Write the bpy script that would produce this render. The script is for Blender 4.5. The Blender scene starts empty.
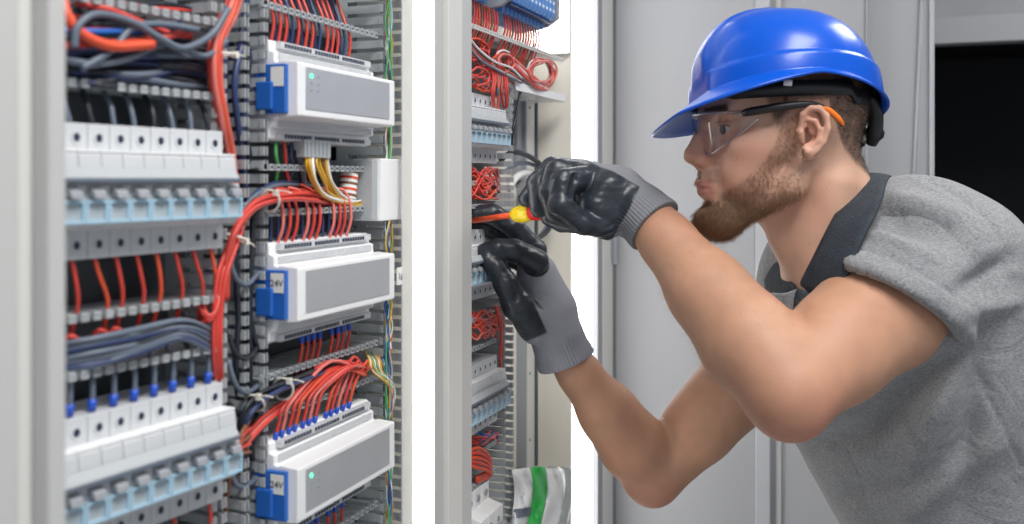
import bpy, bmesh, math, random
import numpy as np
from mathutils import Vector, Matrix, noise

random.seed(7); rng = np.random.default_rng(7)
SC = bpy.context.scene
COL = SC.collection
F = 1000.0; HOR = 180.0
TH = math.atan(0.368)
RC = Vector((math.cos(TH), math.sin(TH), 0)); FC = Vector((-math.sin(TH), math.cos(TH), 0)); UP = Vector((0, 0, 1))
CAM = Vector((0, 0, 1.45))
def W(x, y, z): return CAM + RC*x + UP*y + FC*z
def P(px, py, z): return W((px-512)*z/F, (HOR-py)*z/F, z)

# ------------------------------------------------------------------ materials
def mat(name, col, rough=.5, metal=0.0, bump=0, bscale=200, trans=0, emit=0, var=0, vscale=20, coat=0, sss=0, spec=None):
    m = bpy.data.materials.new(name); m.use_nodes = True
    nt = m.node_tree; b = nt.nodes['Principled BSDF']
    b.inputs['Base Color'].default_value = (*col, 1)
    b.inputs['Roughness'].default_value = rough; b.inputs['Metallic'].default_value = metal
    if coat: b.inputs['Coat Weight'].default_value = coat; b.inputs['Coat Roughness'].default_value = .08
    if trans: b.inputs['Transmission Weight'].default_value = trans
    if spec is not None: b.inputs['Specular IOR Level'].default_value = spec
    if sss:
        b.inputs['Subsurface Weight'].default_value = sss
        b.inputs['Subsurface Radius'].default_value = (1, .35, .2); b.inputs['Subsurface Scale'].default_value = .006
    if emit:
        b.inputs['Emission Color'].default_value = (*col, 1); b.inputs['Emission Strength'].default_value = emit
    tc = nt.nodes.new('ShaderNodeTexCoord')
    if var:
        n = nt.nodes.new('ShaderNodeTexNoise'); n.inputs['Scale'].default_value = vscale; n.inputs['Detail'].default_value = 4
        nt.links.new(tc.outputs['Object'], n.inputs['Vector'])
        mx = nt.nodes.new('ShaderNodeMix'); mx.data_type = 'RGBA'
        mx.inputs['A'].default_value = (*[c*(1-var) for c in col], 1); mx.inputs['B'].default_value = (*[min(1, c*(1+var)) for c in col], 1)
        nt.links.new(n.outputs['Fac'], mx.inputs['Factor']); nt.links.new(mx.outputs['Result'], b.inputs['Base Color'])
    if bump:
        n = nt.nodes.new('ShaderNodeTexNoise'); n.inputs['Scale'].default_value = bscale; n.inputs['Detail'].default_value = 3
        nt.links.new(tc.outputs['Object'], n.inputs['Vector'])
        bp = nt.nodes.new('ShaderNodeBump'); bp.inputs['Strength'].default_value = bump; bp.inputs['Distance'].default_value = .002
        nt.links.new(n.outputs['Fac'], bp.inputs['Height']); nt.links.new(bp.outputs['Normal'], b.inputs['Normal'])
    return m
def attr_col(m, bright=None):
    nt = m.node_tree; b = nt.nodes['Principled BSDF']
    a = nt.nodes.new('ShaderNodeAttribute'); a.attribute_name = 'tone'
    if b.inputs['Base Color'].links:
        src = b.inputs['Base Color'].links[0].from_socket
        mx = nt.nodes.new('ShaderNodeMix'); mx.data_type = 'RGBA'; mx.blend_type = 'MULTIPLY'; mx.inputs['Factor'].default_value = 1
        nt.links.new(a.outputs['Color'], mx.inputs['A']); nt.links.new(src, mx.inputs['B']); nt.links.new(mx.outputs['Result'], b.inputs['Base Color'])
    else: nt.links.new(a.outputs['Color'], b.inputs['Base Color'])
    return m

M = {}
M['paint'] = mat('cabinet_paint', (.50, .505, .50), .42, bump=.03, bscale=400)
M['paint_lt'] = mat('cabinet_paint_light', (.66, .655, .63), .4)  # paler copy; on the upright facets it paints light on the fold
M['paint_dk'] = mat('cabinet_seal', (.30, .31, .33), .5)
M['beige'] = mat('cabinet_inner_paint', (.88, .85, .76), .5)
M['door'] = mat('door_paint', (.37, .375, .395), .45, bump=.03, bscale=300, var=.05, vscale=3)
M['plate'] = mat('galvanised_plate', (.12, .14, .155), .45, .5, var=.15, vscale=12)
M['duct'] = mat('duct_plastic', (.42, .45, .47), .5)
M['duct_lt'] = mat('duct_plastic_pale', (.72, .73, .72), .45)
M['duct_dk'] = mat('duct_back_shaded', (.10, .12, .13), .5)  # darker copy of the duct plastic, shade inside the duct put in
M['mod'] = mat('module_plastic', (.60, .62, .645), .35)
M['white'] = mat('white_plastic', (.88, .89, .90), .3)
M['grey'] = mat('grey_plastic', (.32, .34, .37), .4)
M['hole'] = mat('hole_shade_ink', (.02, .03, .06), .4)  # dark fill painting the shade inside holes; also the ink of lettering
M['screw'] = mat('screw_steel', (.55, .55, .55), .3, .9)
M['silver'] = mat('silver_fascia', (.52, .54, .57), .35, .35, var=.06, vscale=25)
M['blue'] = mat('blue_plastic', (.02, .13, .50), .35)
M['bluebk'] = mat('blue_terminal_plastic', (.10, .30, .72), .4)
M['lblue'] = mat('label_cover_blue', (.40, .60, .74), .12, coat=.5)
M['lgrey'] = mat('label_paper', (.40, .46, .50), .4)
M['red'] = mat('red_insulation', (.64, .06, .045), .38)
M['orange'] = mat('orange_insulation', (.74, .09, .035), .38)
M['pink'] = mat('pale_red_insulation', (.78, .20, .17), .4)
M['black'] = mat('black_insulation', (.018, .022, .032), .35)
M['navy'] = mat('dark_blue_insulation', (.03, .05, .14), .35)
M['slate'] = mat('slate_insulation', (.12, .15, .20), .38)
M['wht'] = mat('white_insulation', (.80, .80, .78), .4)
M['yellow'] = mat('yellow_insulation', (.75, .48, .02), .4)
M['ochre'] = mat('ochre_insulation', (.60, .33, .05), .4)
M['green'] = mat('green_insulation', (.08, .42, .12), .4)
M['brown'] = mat('brown_insulation', (.22, .09, .04), .4)
M['tie'] = mat('zip_tie_nylon', (.80, .78, .70), .4)
M['ferr'] = mat('ferrule_blue', (.02, .09, .55), .35)
M['ledg'] = mat('led_green', (.05, .9, .35), .3, emit=4)
M['light'] = mat('overexposed_glow', (1, .985, .96), .5, emit=4.0)  # glow of the added panels standing in for overexposed white
M['unlit_room'] = mat('doorway_shade', (.006, .007, .012), .7)  # near-black: darkness of the room past the doorway put into the colour
M['concrete'] = mat('grey_concrete', (.30, .31, .33), .8, var=.25, vscale=4)
M['floor'] = mat('floor_resin', (.42, .43, .44), .35, var=.06, vscale=5)
M['shaft'] = mat('screwdriver_insulation', (.85, .10, .03), .35)
M['syel'] = mat('screwdriver_yellow', (.95, .68, .02), .35)
M['sred'] = mat('screwdriver_red', (.62, .02, .02), .35)
M['helmet'] = mat('hard_hat_plastic', (.0, .085, .56), .28, coat=.08, spec=.4)
M['strap'] = mat('black_plastic', (.012, .013, .016), .4)
M['orangeP'] = mat('orange_plastic', (.95, .22, .02), .4)
M['denim'] = mat('collar_fabric', (.028, .038, .052), .85, bump=.8, bscale=500, var=.6, vscale=70)
M['trousers'] = mat('trouser_fabric', (.04, .05, .07), .85, bump=.3, bscale=700)
M['boot'] = mat('boot_leather', (.03, .025, .02), .5)
M['hair'] = mat('dark_hair', (.035, .022, .015), .5)
M['beard'] = mat('beard_hair', (.33, .20, .115), .5)
M['door_lt'] = mat('door_paint_light', (.45, .46, .49), .45)
M['brow'] = mat('brow_hair', (.12, .07, .04), .5)
M['eyew'] = mat('eye_white', (.60, .57, .56), .2)
M['iris'] = mat('iris_grey', (.05, .07, .08), .15)
M['green_film'] = mat('green_print', (.02, .50, .08), .4)
M['bag'] = mat('clear_film', (.90, .91, .92), .25)
M['tubelabel'] = mat('white_label', (.85, .85, .82), .5)
M['skin'] = attr_col(mat('skin', (.97, .97, .97), .57, var=.05, vscale=45, bump=.12, bscale=420, sss=.12))
M['glove'] = attr_col(mat('glove_nitrile', (1, 1, 1), .30, bump=.25, bscale=130))
# knitted glove back is rougher: roughness follows the tone of the fabric
def _glove():
    nt = M['glove'].node_tree; b = nt.nodes['Principled BSDF']
    a = nt.nodes.new('ShaderNodeAttribute'); a.attribute_name = 'knit'
    r = nt.nodes.new('ShaderNodeMapRange'); r.inputs['To Min'].default_value = .36; r.inputs['To Max'].default_value = .9
    nt.links.new(a.outputs['Fac'], r.inputs['Value']); nt.links.new(r.outputs['Result'], b.inputs['Roughness'])
_glove()
def _shirt():
    m = mat('heather_jersey', (.36, .37, .39), .92)
    nt = m.node_tree; b = nt.nodes['Principled BSDF']
    tc = nt.nodes.new('ShaderNodeTexCoord'); mp = nt.nodes.new('ShaderNodeMapping'); mp.inputs['Scale'].default_value = (330, 330, 900)
    n = nt.nodes.new('ShaderNodeTexNoise'); n.inputs['Scale'].default_value = 1; n.inputs['Detail'].default_value = 3
    nt.links.new(tc.outputs['Object'], mp.inputs['Vector']); nt.links.new(mp.outputs['Vector'], n.inputs['Vector'])
    cr = nt.nodes.new('ShaderNodeValToRGB'); cr.color_ramp.elements[0].position = .3; cr.color_ramp.elements[1].position = .7
    cr.color_ramp.elements[0].color = (.155, .16, .17, 1); cr.color_ramp.elements[1].color = (.325, .332, .345, 1)
    nt.links.new(n.outputs['Fac'], cr.inputs['Fac']); nt.links.new(cr.outputs['Color'], b.inputs['Base Color'])
    n2 = nt.nodes.new('ShaderNodeTexNoise'); n2.inputs['Scale'].default_value = 16; n2.inputs['Detail'].default_value = 3; n2.inputs['Distortion'].default_value = 1.2
    nt.links.new(tc.outputs['Object'], n2.inputs['Vector'])
    bp = nt.nodes.new('ShaderNodeBump'); bp.inputs['Strength'].default_value = .55; bp.inputs['Distance'].default_value = .012
    nt.links.new(n2.outputs['Fac'], bp.inputs['Height'])
    bp2 = nt.nodes.new('ShaderNodeBump'); bp2.inputs['Strength'].default_value = .3; bp2.inputs['Distance'].default_value = .001
    nt.links.new(n.outputs['Fac'], bp2.inputs['Height']); nt.links.new(bp.outputs['Normal'], bp2.inputs['Normal']); nt.links.new(bp2.outputs['Normal'], b.inputs['Normal'])
    b.inputs['Sheen Weight'].default_value = .2
    return m
M['shirt'] = _shirt()
def _clear(name, tint, gl, rough=.05, add=.05):
    m = bpy.data.materials.new(name); m.use_nodes = True; nt = m.node_tree; nt.nodes.clear()
    o = nt.nodes.new('ShaderNodeOutputMaterial'); t = nt.nodes.new('ShaderNodeBsdfTransparent'); t.inputs['Color'].default_value = (*tint, 1)
    g = nt.nodes.new('ShaderNodeBsdfGlossy'); g.inputs['Roughness'].default_value = rough
    lw = nt.nodes.new('ShaderNodeLayerWeight'); lw.inputs['Blend'].default_value = .5
    pw = nt.nodes.new('ShaderNodeMath'); pw.operation = 'POWER'; pw.inputs[1].default_value = 3.5
    ml = nt.nodes.new('ShaderNodeMath'); ml.operation = 'MULTIPLY_ADD'; ml.inputs[1].default_value = gl; ml.inputs[2].default_value = add
    mx = nt.nodes.new('ShaderNodeMixShader')
    nt.links.new(lw.outputs['Facing'], pw.inputs[0]); nt.links.new(pw.outputs[0], ml.inputs[0]); nt.links.new(ml.outputs[0], mx.inputs['Fac']); nt.links.new(t.outputs[0], mx.inputs[1]); nt.links.new(g.outputs[0], mx.inputs[2]); nt.links.new(mx.outputs[0], o.inputs[0])
    return m
M['lens'] = _clear('clear_polycarbonate', (.94, .94, .95), .45, .05, .08)
M['rim'] = _clear('clear_rim_plastic', (.90, .90, .92), .7, .15, .30)
M['film'] = _clear('clear_bag_film', (.93, .95, .96), .35, .25)

# ------------------------------------------------------------------ mesh helpers
class MB:
    def __init__(s): s.v = []; s.f = []
    def add(s, vs, fs):
        b = len(s.v); s.v += [tuple(v) for v in vs]; s.f += [tuple(b+i for i in f) for f in fs]; return s
    def hexa(s, c):                                  # eight corners: bottom ring, top ring
        return s.add(c, [(0,1,2,3),(7,6,5,4),(0,4,5,1),(1,5,6,2),(2,6,7,3),(3,7,4,0)])
    def box(s, x0, x1, y0, y1, z0, z1):
        return s.hexa([(x0,y0,z0),(x1,y0,z0),(x1,y1,z0),(x0,y1,z0),(x0,y0,z1),(x1,y0,z1),(x1,y1,z1),(x0,y1,z1)])
    def prism(s, poly, f0, f1):                      # poly of 2-d points; f0/f1 map one to 3-d
        n = len(poly); vs = [f0(p) for p in poly] + [f1(p) for p in poly]
        fs = [tuple(range(n)), tuple(range(2*n-1, n-1, -1))] + [(i, (i+1) % n, n+(i+1) % n, n+i) for i in range(n)]
        return s.add(vs, fs)
    def tube(s, pts, r, sides=8, smooth=True, per=5, caps=True):
        pts = [Vector(p) for p in pts]
        rr = r if isinstance(r, (list, tuple)) else [r]*len(pts)
        if smooth and len(pts) > 2:
            q = []; qr = []
            for i in range(len(pts)-1):
                p0 = pts[max(i-1, 0)]; p1 = pts[i]; p2 = pts[i+1]; p3 = pts[min(i+2, len(pts)-1)]
                for k in range(per):
                    t = k/per
                    q.append(.5*((2*p1)+(-p0+p2)*t+(2*p0-5*p1+4*p2-p3)*t*t+(-p0+3*p1-3*p2+p3)*t**3)); qr.append(rr[i]*(1-t)+rr[i+1]*t)
            q.append(pts[-1]); qr.append(rr[-1]); pts, rr = q, qr
        n = len(pts); t0 = (pts[1]-pts[0]).normalized()
        a = t0.orthogonal().normalized(); vs = []
        for i in range(n):
            t = (pts[min(i+1, n-1)]-pts[max(i-1, 0)]).normalized()
            a = (a-t*a.dot(t)); a = a.normalized() if a.length > 1e-9 else t.orthogonal().normalized()
            b = t.cross(a)
            for k in range(sides):
                an = 2*math.pi*k/sides; vs.append(pts[i]+(a*math.cos(an)+b*math.sin(an))*rr[i])
        fs = [(i*sides+k, i*sides+(k+1) % sides, (i+1)*sides+(k+1) % sides, (i+1)*sides+k) for i in range(n-1) for k in range(sides)]
        if caps: fs += [tuple(range(sides-1, -1, -1)), tuple((n-1)*sides+k for k in range(sides))]
        return s.add(vs, fs)
    def cyl(s, a, b, r0, r1=None, sides=16):
        return s.tube([a, b], [r0, r0 if r1 is None else r1], sides, smooth=False)
    def ball(s, c, r, su=16, sv=10):
        rx, ry, rz = r if isinstance(r, (tuple, list)) else (r, r, r); c = Vector(c)
        vs = [c+Vector((rx*math.sin(math.pi*j/sv)*math.cos(2*math.pi*i/su), ry*math.sin(math.pi*j/sv)*math.sin(2*math.pi*i/su), rz*math.cos(math.pi*j/sv))) for j in range(1, sv) for i in range(su)]
        vs += [c+Vector((0, 0, rz)), c-Vector((0, 0, rz))]; t = len(vs)-2; bt = len(vs)-1
        fs = [(j*su+i, j*su+(i+1) % su, (j+1)*su+(i+1) % su, (j+1)*su+i) for j in range(sv-2) for i in range(su)]
        fs += [(t, (i+1) % su, i) for i in range(su)] + [(bt, (sv-2)*su+i, (sv-2)*su+(i+1) % su) for i in range(su)]
        return s.add(vs, fs)
    def grid(s, rows, closed=False):
        m = len(rows); n = len(rows[0]); vs = [p for r in rows for p in r]
        return s.add(vs, [(j*n+i, j*n+(i+1) % n, (j+1)*n+(i+1) % n, (j+1)*n+i) for j in range(m-1) for i in range(n if closed else n-1)])
    def build(s, name, m, parent=None, smooth=False, bevel=0, off=None, solid=0, subd=0):
        vs = s.v
        if off is None and parent is not None and parent.get('_w'): off = parent['_w']
        if off is not None: vs = [(v[0]-off[0], v[1]-off[1], v[2]-off[2]) for v in vs]
        me = bpy.data.meshes.new(name); me.from_pydata(vs, [], s.f)
        bm = bmesh.new(); bm.from_mesh(me); bmesh.ops.recalc_face_normals(bm, faces=bm.faces); bm.to_mesh(me); bm.free()
        o = bpy.data.objects.new(name, me); COL.objects.link(o); me.materials.append(m)
        if smooth: me.polygons.foreach_set('use_smooth', [True]*len(me.polygons))
        if parent is not None: o.parent = parent
        if solid: md = o.modifiers.new('s', 'SOLIDIFY'); md.thickness = solid; md.offset = 0
        if subd: md = o.modifiers.new('u', 'SUBSURF'); md.levels = subd; md.render_levels = subd
        if bevel: md = o.modifiers.new('b', 'BEVEL'); md.width = bevel; md.segments = 2; md.limit_method = 'ANGLE'
        return o
def tag(o, label=None, cat=None, group=None, kind=None):
    if label: o['label'] = label
    if cat: o['category'] = cat
    if group: o['group'] = group
    if kind: o['kind'] = kind
    return o
def root(name, loc, label, cat, group=None, rz=0, world=True):
    """Empty at a thing's base. world=True: its parts are given in world coordinates and shifted on build."""
    o = bpy.data.objects.new(name, None); COL.objects.link(o); o.location = loc; o.rotation_euler = (0, 0, rz); o.empty_display_size = .02
    if world: o['_w'] = tuple(loc)
    return tag(o, label, cat, group)
def copy_tree(o, parent=None):
    c = o.copy(); COL.objects.link(c)
    if parent is not None: c.parent = parent
    for ch in KIDS.get(o.name, []): copy_tree(ch, c)
    return c
KIDS = {}
def kids(o):
    KIDS[o.name] = [x for x in COL.objects if x.parent == o]
    for k in KIDS[o.name]: kids(k)

class Frame:
    """an upright mounting plane: s along it, u up from eye level, n out towards the aisle"""
    def __init__(f, O, d, nr): f.O = O; f.d = d; f.n = nr; f.rz = math.atan2(d.y, d.x)
    def pt(f, s, u, n): return f.O+f.d*s+f.n*n+UP*(1.45+u)
    def pick(f, px, py, n):
        r = RC*((px-512)/F)+FC; o = Vector((CAM.x, CAM.y, 0)); t = (n-(o-f.O).dot(f.n))/r.dot(f.n)
        return (o+r*t-f.O).dot(f.d), t*(HOR-py)/F
    def w(f, px, py, n):
        s, u = f.pick(px, py, n); return f.pt(s, u, n)
    def root(f, name, s, u, n, label, cat, group=None):
        return root(name, f.pt(s, u, n), label, cat, group, f.rz, world=False)
FB = Frame(Vector((-.49, 0, 0)), Vector((0, 1, 0)), Vector((1, 0, 0)))
_a = math.atan(.533)
_oa = W((150-512)/F*.71, 0, .71)
FA = Frame(Vector((_oa.x, _oa.y, 0)), FC*math.cos(_a)+RC*math.sin(_a), RC*math.cos(_a)-FC*math.sin(_a))
def lb(mb, s0, s1, n0, n1, u0, u1): return mb.box(s0, s1, -n1, -n0, u0, u1)
def wire(pts, r, m, label, group, name='wire', cat='wire', sides=7):
    b = MB().tube(pts, r, sides); c = sum((Vector(p) for p in pts), Vector())/len(pts)
    o = b.build(name, M[m], smooth=True, off=c); o.location = c
    return tag(o, label, cat, group)
# ------------------------------------------------------------------ the room
def struct(name, boxes, m):
    b = MB()
    for q in boxes: b.box(*q)
    return tag(b.build(name, M[m]), kind='structure')
struct('floor', [(-1.6, 3.2, -2.2, 5.2, -.1, 0)], 'floor')
struct('ceiling', [(-1.6, 3.2, -2.2, 5.2, 2.7, 2.8)], 'white')
struct('wall_left', [(-1.3, -1.2, -2.2, 3.4, 0, 2.7)], 'white')
struct('wall_back', [(-1.3, .12, 3.4, 3.5, 0, 2.7), (.12, 2.9, 3.4, 3.5, 1.93, 2.7)], 'concrete')
struct('wall_right', [(2.9, 3.0, 1.2, 3.5, 0, 2.7)], 'white')
struct('trim_1', [(.12, 2.9, 3.34, 3.42, 1.87, 1.95)], 'paint_dk')
struct('wall_dark_room', [(.1, 3.0, 5.0, 5.1, 0, 2.7), (.0, .1, 3.5, 5.1, 0, 2.7), (2.9, 3.0, 3.5, 5.1, 0, 2.7), (0, 3, 3.5, 5.1, 2.0, 2.1), (.1, 2.9, 3.5, 5.0, .001, .01)], 'unlit_room')

# ------------------------------------------------------------------ cabinets
def post(parent, fr, s0, n0, facets, u0, u1, depth=.03):
    """upright folded profile; facets = [(width, n level, material)] along s"""
    s = s0
    for w, n, m in facets:
        lb(MB(), s, s+w, n-depth, n, u0, u1).build('frame_post', M[m], parent, bevel=.0015); s += w
U0, U1 = -1.40, .75
# left cabinet: its near upright, out of focus
cab = FB.root('electrical_cabinet', 0, -1.40, -.062, 'left electrical cabinet with pale grey upright nearest the camera', 'cabinet')
cab.location.z = 0.05
def labs(u): return u+1.40
s0, _ = FB.pick(-40, 180, .10); s1, _ = FB.pick(20, 180, .10); s2, _ = FB.pick(43, 180, .10); s3, _ = FB.pick(61, 180, .10)
# cab root sits at n=-.062: shift n by .062
pn = lambda n: n+.062
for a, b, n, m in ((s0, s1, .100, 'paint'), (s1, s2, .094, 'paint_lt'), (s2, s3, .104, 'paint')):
    lb(MB(), a, b, pn(n-.03), pn(n), 0, 2.15).build('frame_post', M[m], cab, bevel=.002)  # facet tones put the shading of the folded upright into the paint
sA, _ = FB.pick(61, 180, .10)
sR0, _ = FB.pick(403, 180, .02); sR1, _ = FB.pick(412, 180, .02); sSD, _ = FB.pick(412, 180, .0)
lb(MB(), sA-.25, sSD, pn(-.085), pn(-.066), 0, 2.15).build('back_panel', M['plate'], cab)
lb(MB(), sSD, sSD+.003, pn(-.064), pn(.0), 0, 2.15).build('side_panel', M['beige'], cab)
lb(MB(), sR0, sR1, pn(.0175), pn(.02), 0, 2.15).build('frame_post', M['paint_lt'], cab, bevel=.001)
lb(MB(), sA-.25, sR1, pn(-.08), pn(.02), -.05, -.001).build('plinth', M['paint_dk'], cab)
# middle cabinet
cab2 = FB.root('electrical_cabinet', 0, -1.35, -.062, 'second electrical cabinet the worker is wiring, behind the narrow grey upright', 'cabinet')
e = [FB.pick(x, 180, .05)[0] for x in (439, 447, 461, 472)]
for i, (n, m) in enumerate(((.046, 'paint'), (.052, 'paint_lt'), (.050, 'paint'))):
    lb(MB(), e[i], e[i+1], pn(n-(.002 if i == 0 else .010)), pn(n), 0, 2.15).build('frame_post', M[m], cab2, bevel=.0012)  # paler middle facet, light on the fold put into its paint
lb(MB(), e[0]+.122, e[0]+.125, pn(-.064), pn(.022), 0, 2.15).build('side_panel', M['paint_lt'], cab2)
sE, _ = FB.pick(571, 180, 0)
sM, _ = FB.pick(519, 180, 0)
lb(MB(), e[0]+.125, sE+.2, pn(-.085), pn(-.066), 0, 2.15).build('back_panel', M['beige'], cab2)
lb(MB(), sE, sE+.004, pn(-.064), pn(.0), 0, 2.15).build('side_panel', M['beige'], cab2)
lb(MB(), e[0]+.125, sE+.2, pn(-.08), pn(.02), -.05, -.001).build('plinth', M['paint_dk'], cab2)
sP0, _ = FB.pick(598, 180, .01); sP1, _ = FB.pick(612, 180, .01)
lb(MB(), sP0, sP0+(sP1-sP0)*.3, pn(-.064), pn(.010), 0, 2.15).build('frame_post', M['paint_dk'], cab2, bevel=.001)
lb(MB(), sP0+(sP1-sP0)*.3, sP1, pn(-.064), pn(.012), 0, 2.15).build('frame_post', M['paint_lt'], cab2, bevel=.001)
h = FB.pick(606, 250, .014)[1]+1.35
for dz in (0, -.75): 
    hb = MB(); hb.cyl((sP1-.006, -pn(.016), h-.03+dz), (sP1-.006, -pn(.016), h+.03+dz), .006)
    hb.box(sP1-.018, sP1-.008, -pn(.014), -pn(.011), h-.02+dz, h+.02+dz); hb.build('hinge', M['grey'], cab2, smooth=False)
# door of the middle cabinet, open at a right angle to the row
sD = sP1+.006
dr = FB.root('door', sD, -1.33, .015, None, None)
bpy.context.view_layer.update()
if 1:
    _mw = Matrix.Translation(cab2.location) @ Matrix.Rotation(FB.rz, 4, 'Z'); _dw = Matrix.Translation(dr.location) @ Matrix.Rotation(FB.rz, 4, 'Z')
    dr.parent = cab2; dr.matrix_basis = _mw.inverted() @ _dw; dr['label'] = 'open grey steel door behind the worker'
W_D = .562
pl = MB(); pl.box(0, .018, -W_D, 0, 0, 2.1); pl.build('door_leaf', M['door'], dr, bevel=.002)
def dn(px, front=0):           # door-local outward distance of a picture column
    r = RC*((px-512)/F)+FC; t = sD/r.y; return (r*t).x+.49-.015
st = MB(); a, b = dn(756), dn(771); st.box(-.012, 0, -b, -a, .02, 2.08); st.build('stiffener', M['door_lt'], dr, bevel=.002)
st = MB(); a, b = dn(776), dn(781); st.box(-.004, 0, -b, -a, .02, 2.08); st.build('seal', M['paint'], dr)
a, b = dn(929), W_D; st = MB(); st.box(-.022, .018, -b, -a, 0, 2.1); st.build('edge_fold', M['door_lt'], dr, bevel=.003)
st = MB(); st.box(-.016, .0, -(dn(866)+.003), -dn(866), .02, 2.08); st.build('stiffener', M['door'], dr, bevel=.001)
rd = MB(); rd.cyl((-.016, -dn(906), 1.0), (-.016, -dn(922), 1.33+.33), .0032, sides=10); rd.build('locking_rod', M['grey'], dr, smooth=True)
gd = MB(); gd.box(-.02, 0, -dn(905)-.008, -dn(905)+.008, .98, 1.0); gd.build('rod_guide', M['grey'], dr)

# upright glowing strips added for overexposed white between the cabinets, lamps in the ceiling
def glow_strip(sa, sb, n, u0, u1, label):  # added emissive strip standing in for an overexposed white band
    r = FB.root('glow_strip', (sa+sb)/2, u0, n-.03, label, 'lamp')
    h = (sb-sa)/2
    lb(MB(), -h, h, -.01, .012, 0, u1-u0).build('light_casing', M['white'], r)
    lb(MB(), -h+.001, h-.001, .012, .03, .01, u1-u0-.01).build('glow_face', M['light'], r, bevel=.002)
    return r
a = FB.pick(414, 180, 0)[0]; b = FB.pick(441, 180, 0)[0]
glow_strip(a, FB.pick(441, 180, 0)[0], .0, -1.3, .72, 'bright white upright glowing strip added for the overexposed white between the two cabinets')
a = FB.pick(571, 180, 0)[0]+.006; b = FB.pick(597, 180, 0)[0]
glow_strip(a, b, .0, -1.3, .72, 'bright white upright glowing strip added for the overexposed white beside the open grey door')
r = FB.root('glow_panel', sE-.012, .225, -.03, 'glowing white panel added for the bright wall of the second cabinet, above its white shelf', 'lamp')  # added glow standing in for the bright side wall above the shelf
lb(MB(), 0, .01, -.034, .03, -.012, .30).build('light_casing', M['white'], r)
lb(MB(), -.006, 0, -.034, .03, -.010, .29).build('glow_face', M['light'], r)
r = FB.root('glow_panel', FB.pick(545, 20, -.06)[0], .235, -.058, 'glowing white flat panel added for the bright background behind the blue terminals of the second cabinet', 'lamp')  # added glow standing in for the bright background behind the terminals
lb(MB(), -.06, .05, -.004, .0, -.015, .30).build('light_casing', M['white'], r)
lb(MB(), -.06, .05, .0, .004, -.012, .29).build('glow_face', M['light'], r)
def ceiling_lamp(x, y, sx, sy, watts, label):
    r = root('ceiling_lamp', (x, y, 2.7), label, 'lamp', 'ceiling lamps above the aisle')
    MB().box(x-sx/2, x+sx/2, y-sy/2, y+sy/2, 2.64, 2.7).build('light_casing', M['white'], r)
    l = bpy.data.lights.new('ceiling_lamp_light', 'AREA'); l.shape = 'RECTANGLE'; l.size = sx; l.size_y = sy; l.energy = watts; l.color = (1, .98, .95)
    o = bpy.data.objects.new('lamp_light', l); COL.objects.link(o); o.location = (0, 0, -.075); o.parent = r
ceiling_lamp(.35, .2, .5, 1.2, 34, 'white ceiling lamp above the aisle')
ceiling_lamp(.75, 2.3, .5, 1.2, 20, 'white ceiling lamp above the aisle')

# ------------------------------------------------------------------ wiring ducts
def comb(mb, along0, along1, pitch, put):
    n = max(1, int(round((along1-along0)/pitch))); p = (along1-along0)/n
    for i in range(n): put(mb, along0+i*p+p*.14, along0+i*p+p*.80)
def hduct(fr, s0, s1, u0, u1, label, group=None, n0=-.058, n1=.0, pitch=.0098, walls=(1, 1), m='duct'):
    r = fr.root('wiring_duct', s0, u0, n0, label, 'wiring duct', group)
    D = n1-n0; H = u1-u0; L = s1-s0
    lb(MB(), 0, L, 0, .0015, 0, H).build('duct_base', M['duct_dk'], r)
    for w, up in zip(walls, (0, 1)):
        if not w: continue
        u = H if up else 0
        b = MB(); lb(b, 0, L, .0015, .014, u-.0008, u+.0008)
        def put(mb, a, c, u=u):
            m = (a+c)/2; g = (c-a)/2; y = [0, -g, -g, -g*.9, -g*.45, g*.45, g*.9, g, g]
            poly = [(m-g*.8, .014), (m+g*.8, .014), (m+g*.8, D-.008), (m+g, D-.006), (m+g, D-.002), (m+g*.6, D), (m-g*.6, D), (m-g, D-.002), (m-g, D-.006), (m-g*.8, D-.008)]
            mb.prism(poly, lambda p: (p[0], -p[1], u-.0009), lambda p: (p[0], -p[1], u+.0009))
            lb(mb, m-g*.9, m+g*.9, D-.0045, D, u-.0028, u+.0028)
        comb(b, 0, L, pitch, put)
        b.build('slotted_wall', M[m], r)
    return r
def vduct(fr, s0, s1, u0, u1, label, group=None, n0=-.058, n1=.0, pitch=.0118):
    r = fr.root('wiring_duct', s0, u0, n0, label, 'wiring duct', group)
    D = n1-n0; H = u1-u0; L = s1-s0
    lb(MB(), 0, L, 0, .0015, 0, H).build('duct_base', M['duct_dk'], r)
    for s in (0, L):
        b = MB(); lb(b, s-.0008, s+.0008, .0015, .014, 0, H)
        def put(mb, a, c, s=s):
            lb(mb, s-.0009, s+.0009, .014, D, a, c); lb(mb, s-.0028, s+.0028, D-.0045, D, a, c)
        comb(b, 0, H, pitch, put)
        b.build('slotted_wall', M['duct'], r)
    return r
def S(fr, px, n=0): return fr.pick(px, 180, n)[0]

# second section (two/three controllers)
a, b = S(FB, 262), S(FB, 379)
hduct(FB, a, b, .150, .192, 'grey slotted wiring duct above the topmost controller')
hduct(FB, a, b, -.0285, .011, 'grey slotted wiring duct between the top and middle controllers')
hduct(FB, a, b, -.204, -.169, 'grey slotted wiring duct full of red wires above the lowest controller')
hduct(FB, a, b, -.375, -.336, 'grey slotted wiring duct below the lowest controller')
vduct(FB, S(FB, 247), S(FB, 266), -.45, .50, 'grey upright wiring duct left of the white controllers')
vduct(FB, S(FB, 384), S(FB, 403), -.45, .50, 'grey upright wiring duct with coloured wires right of the controllers', pitch=.0125)
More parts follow.
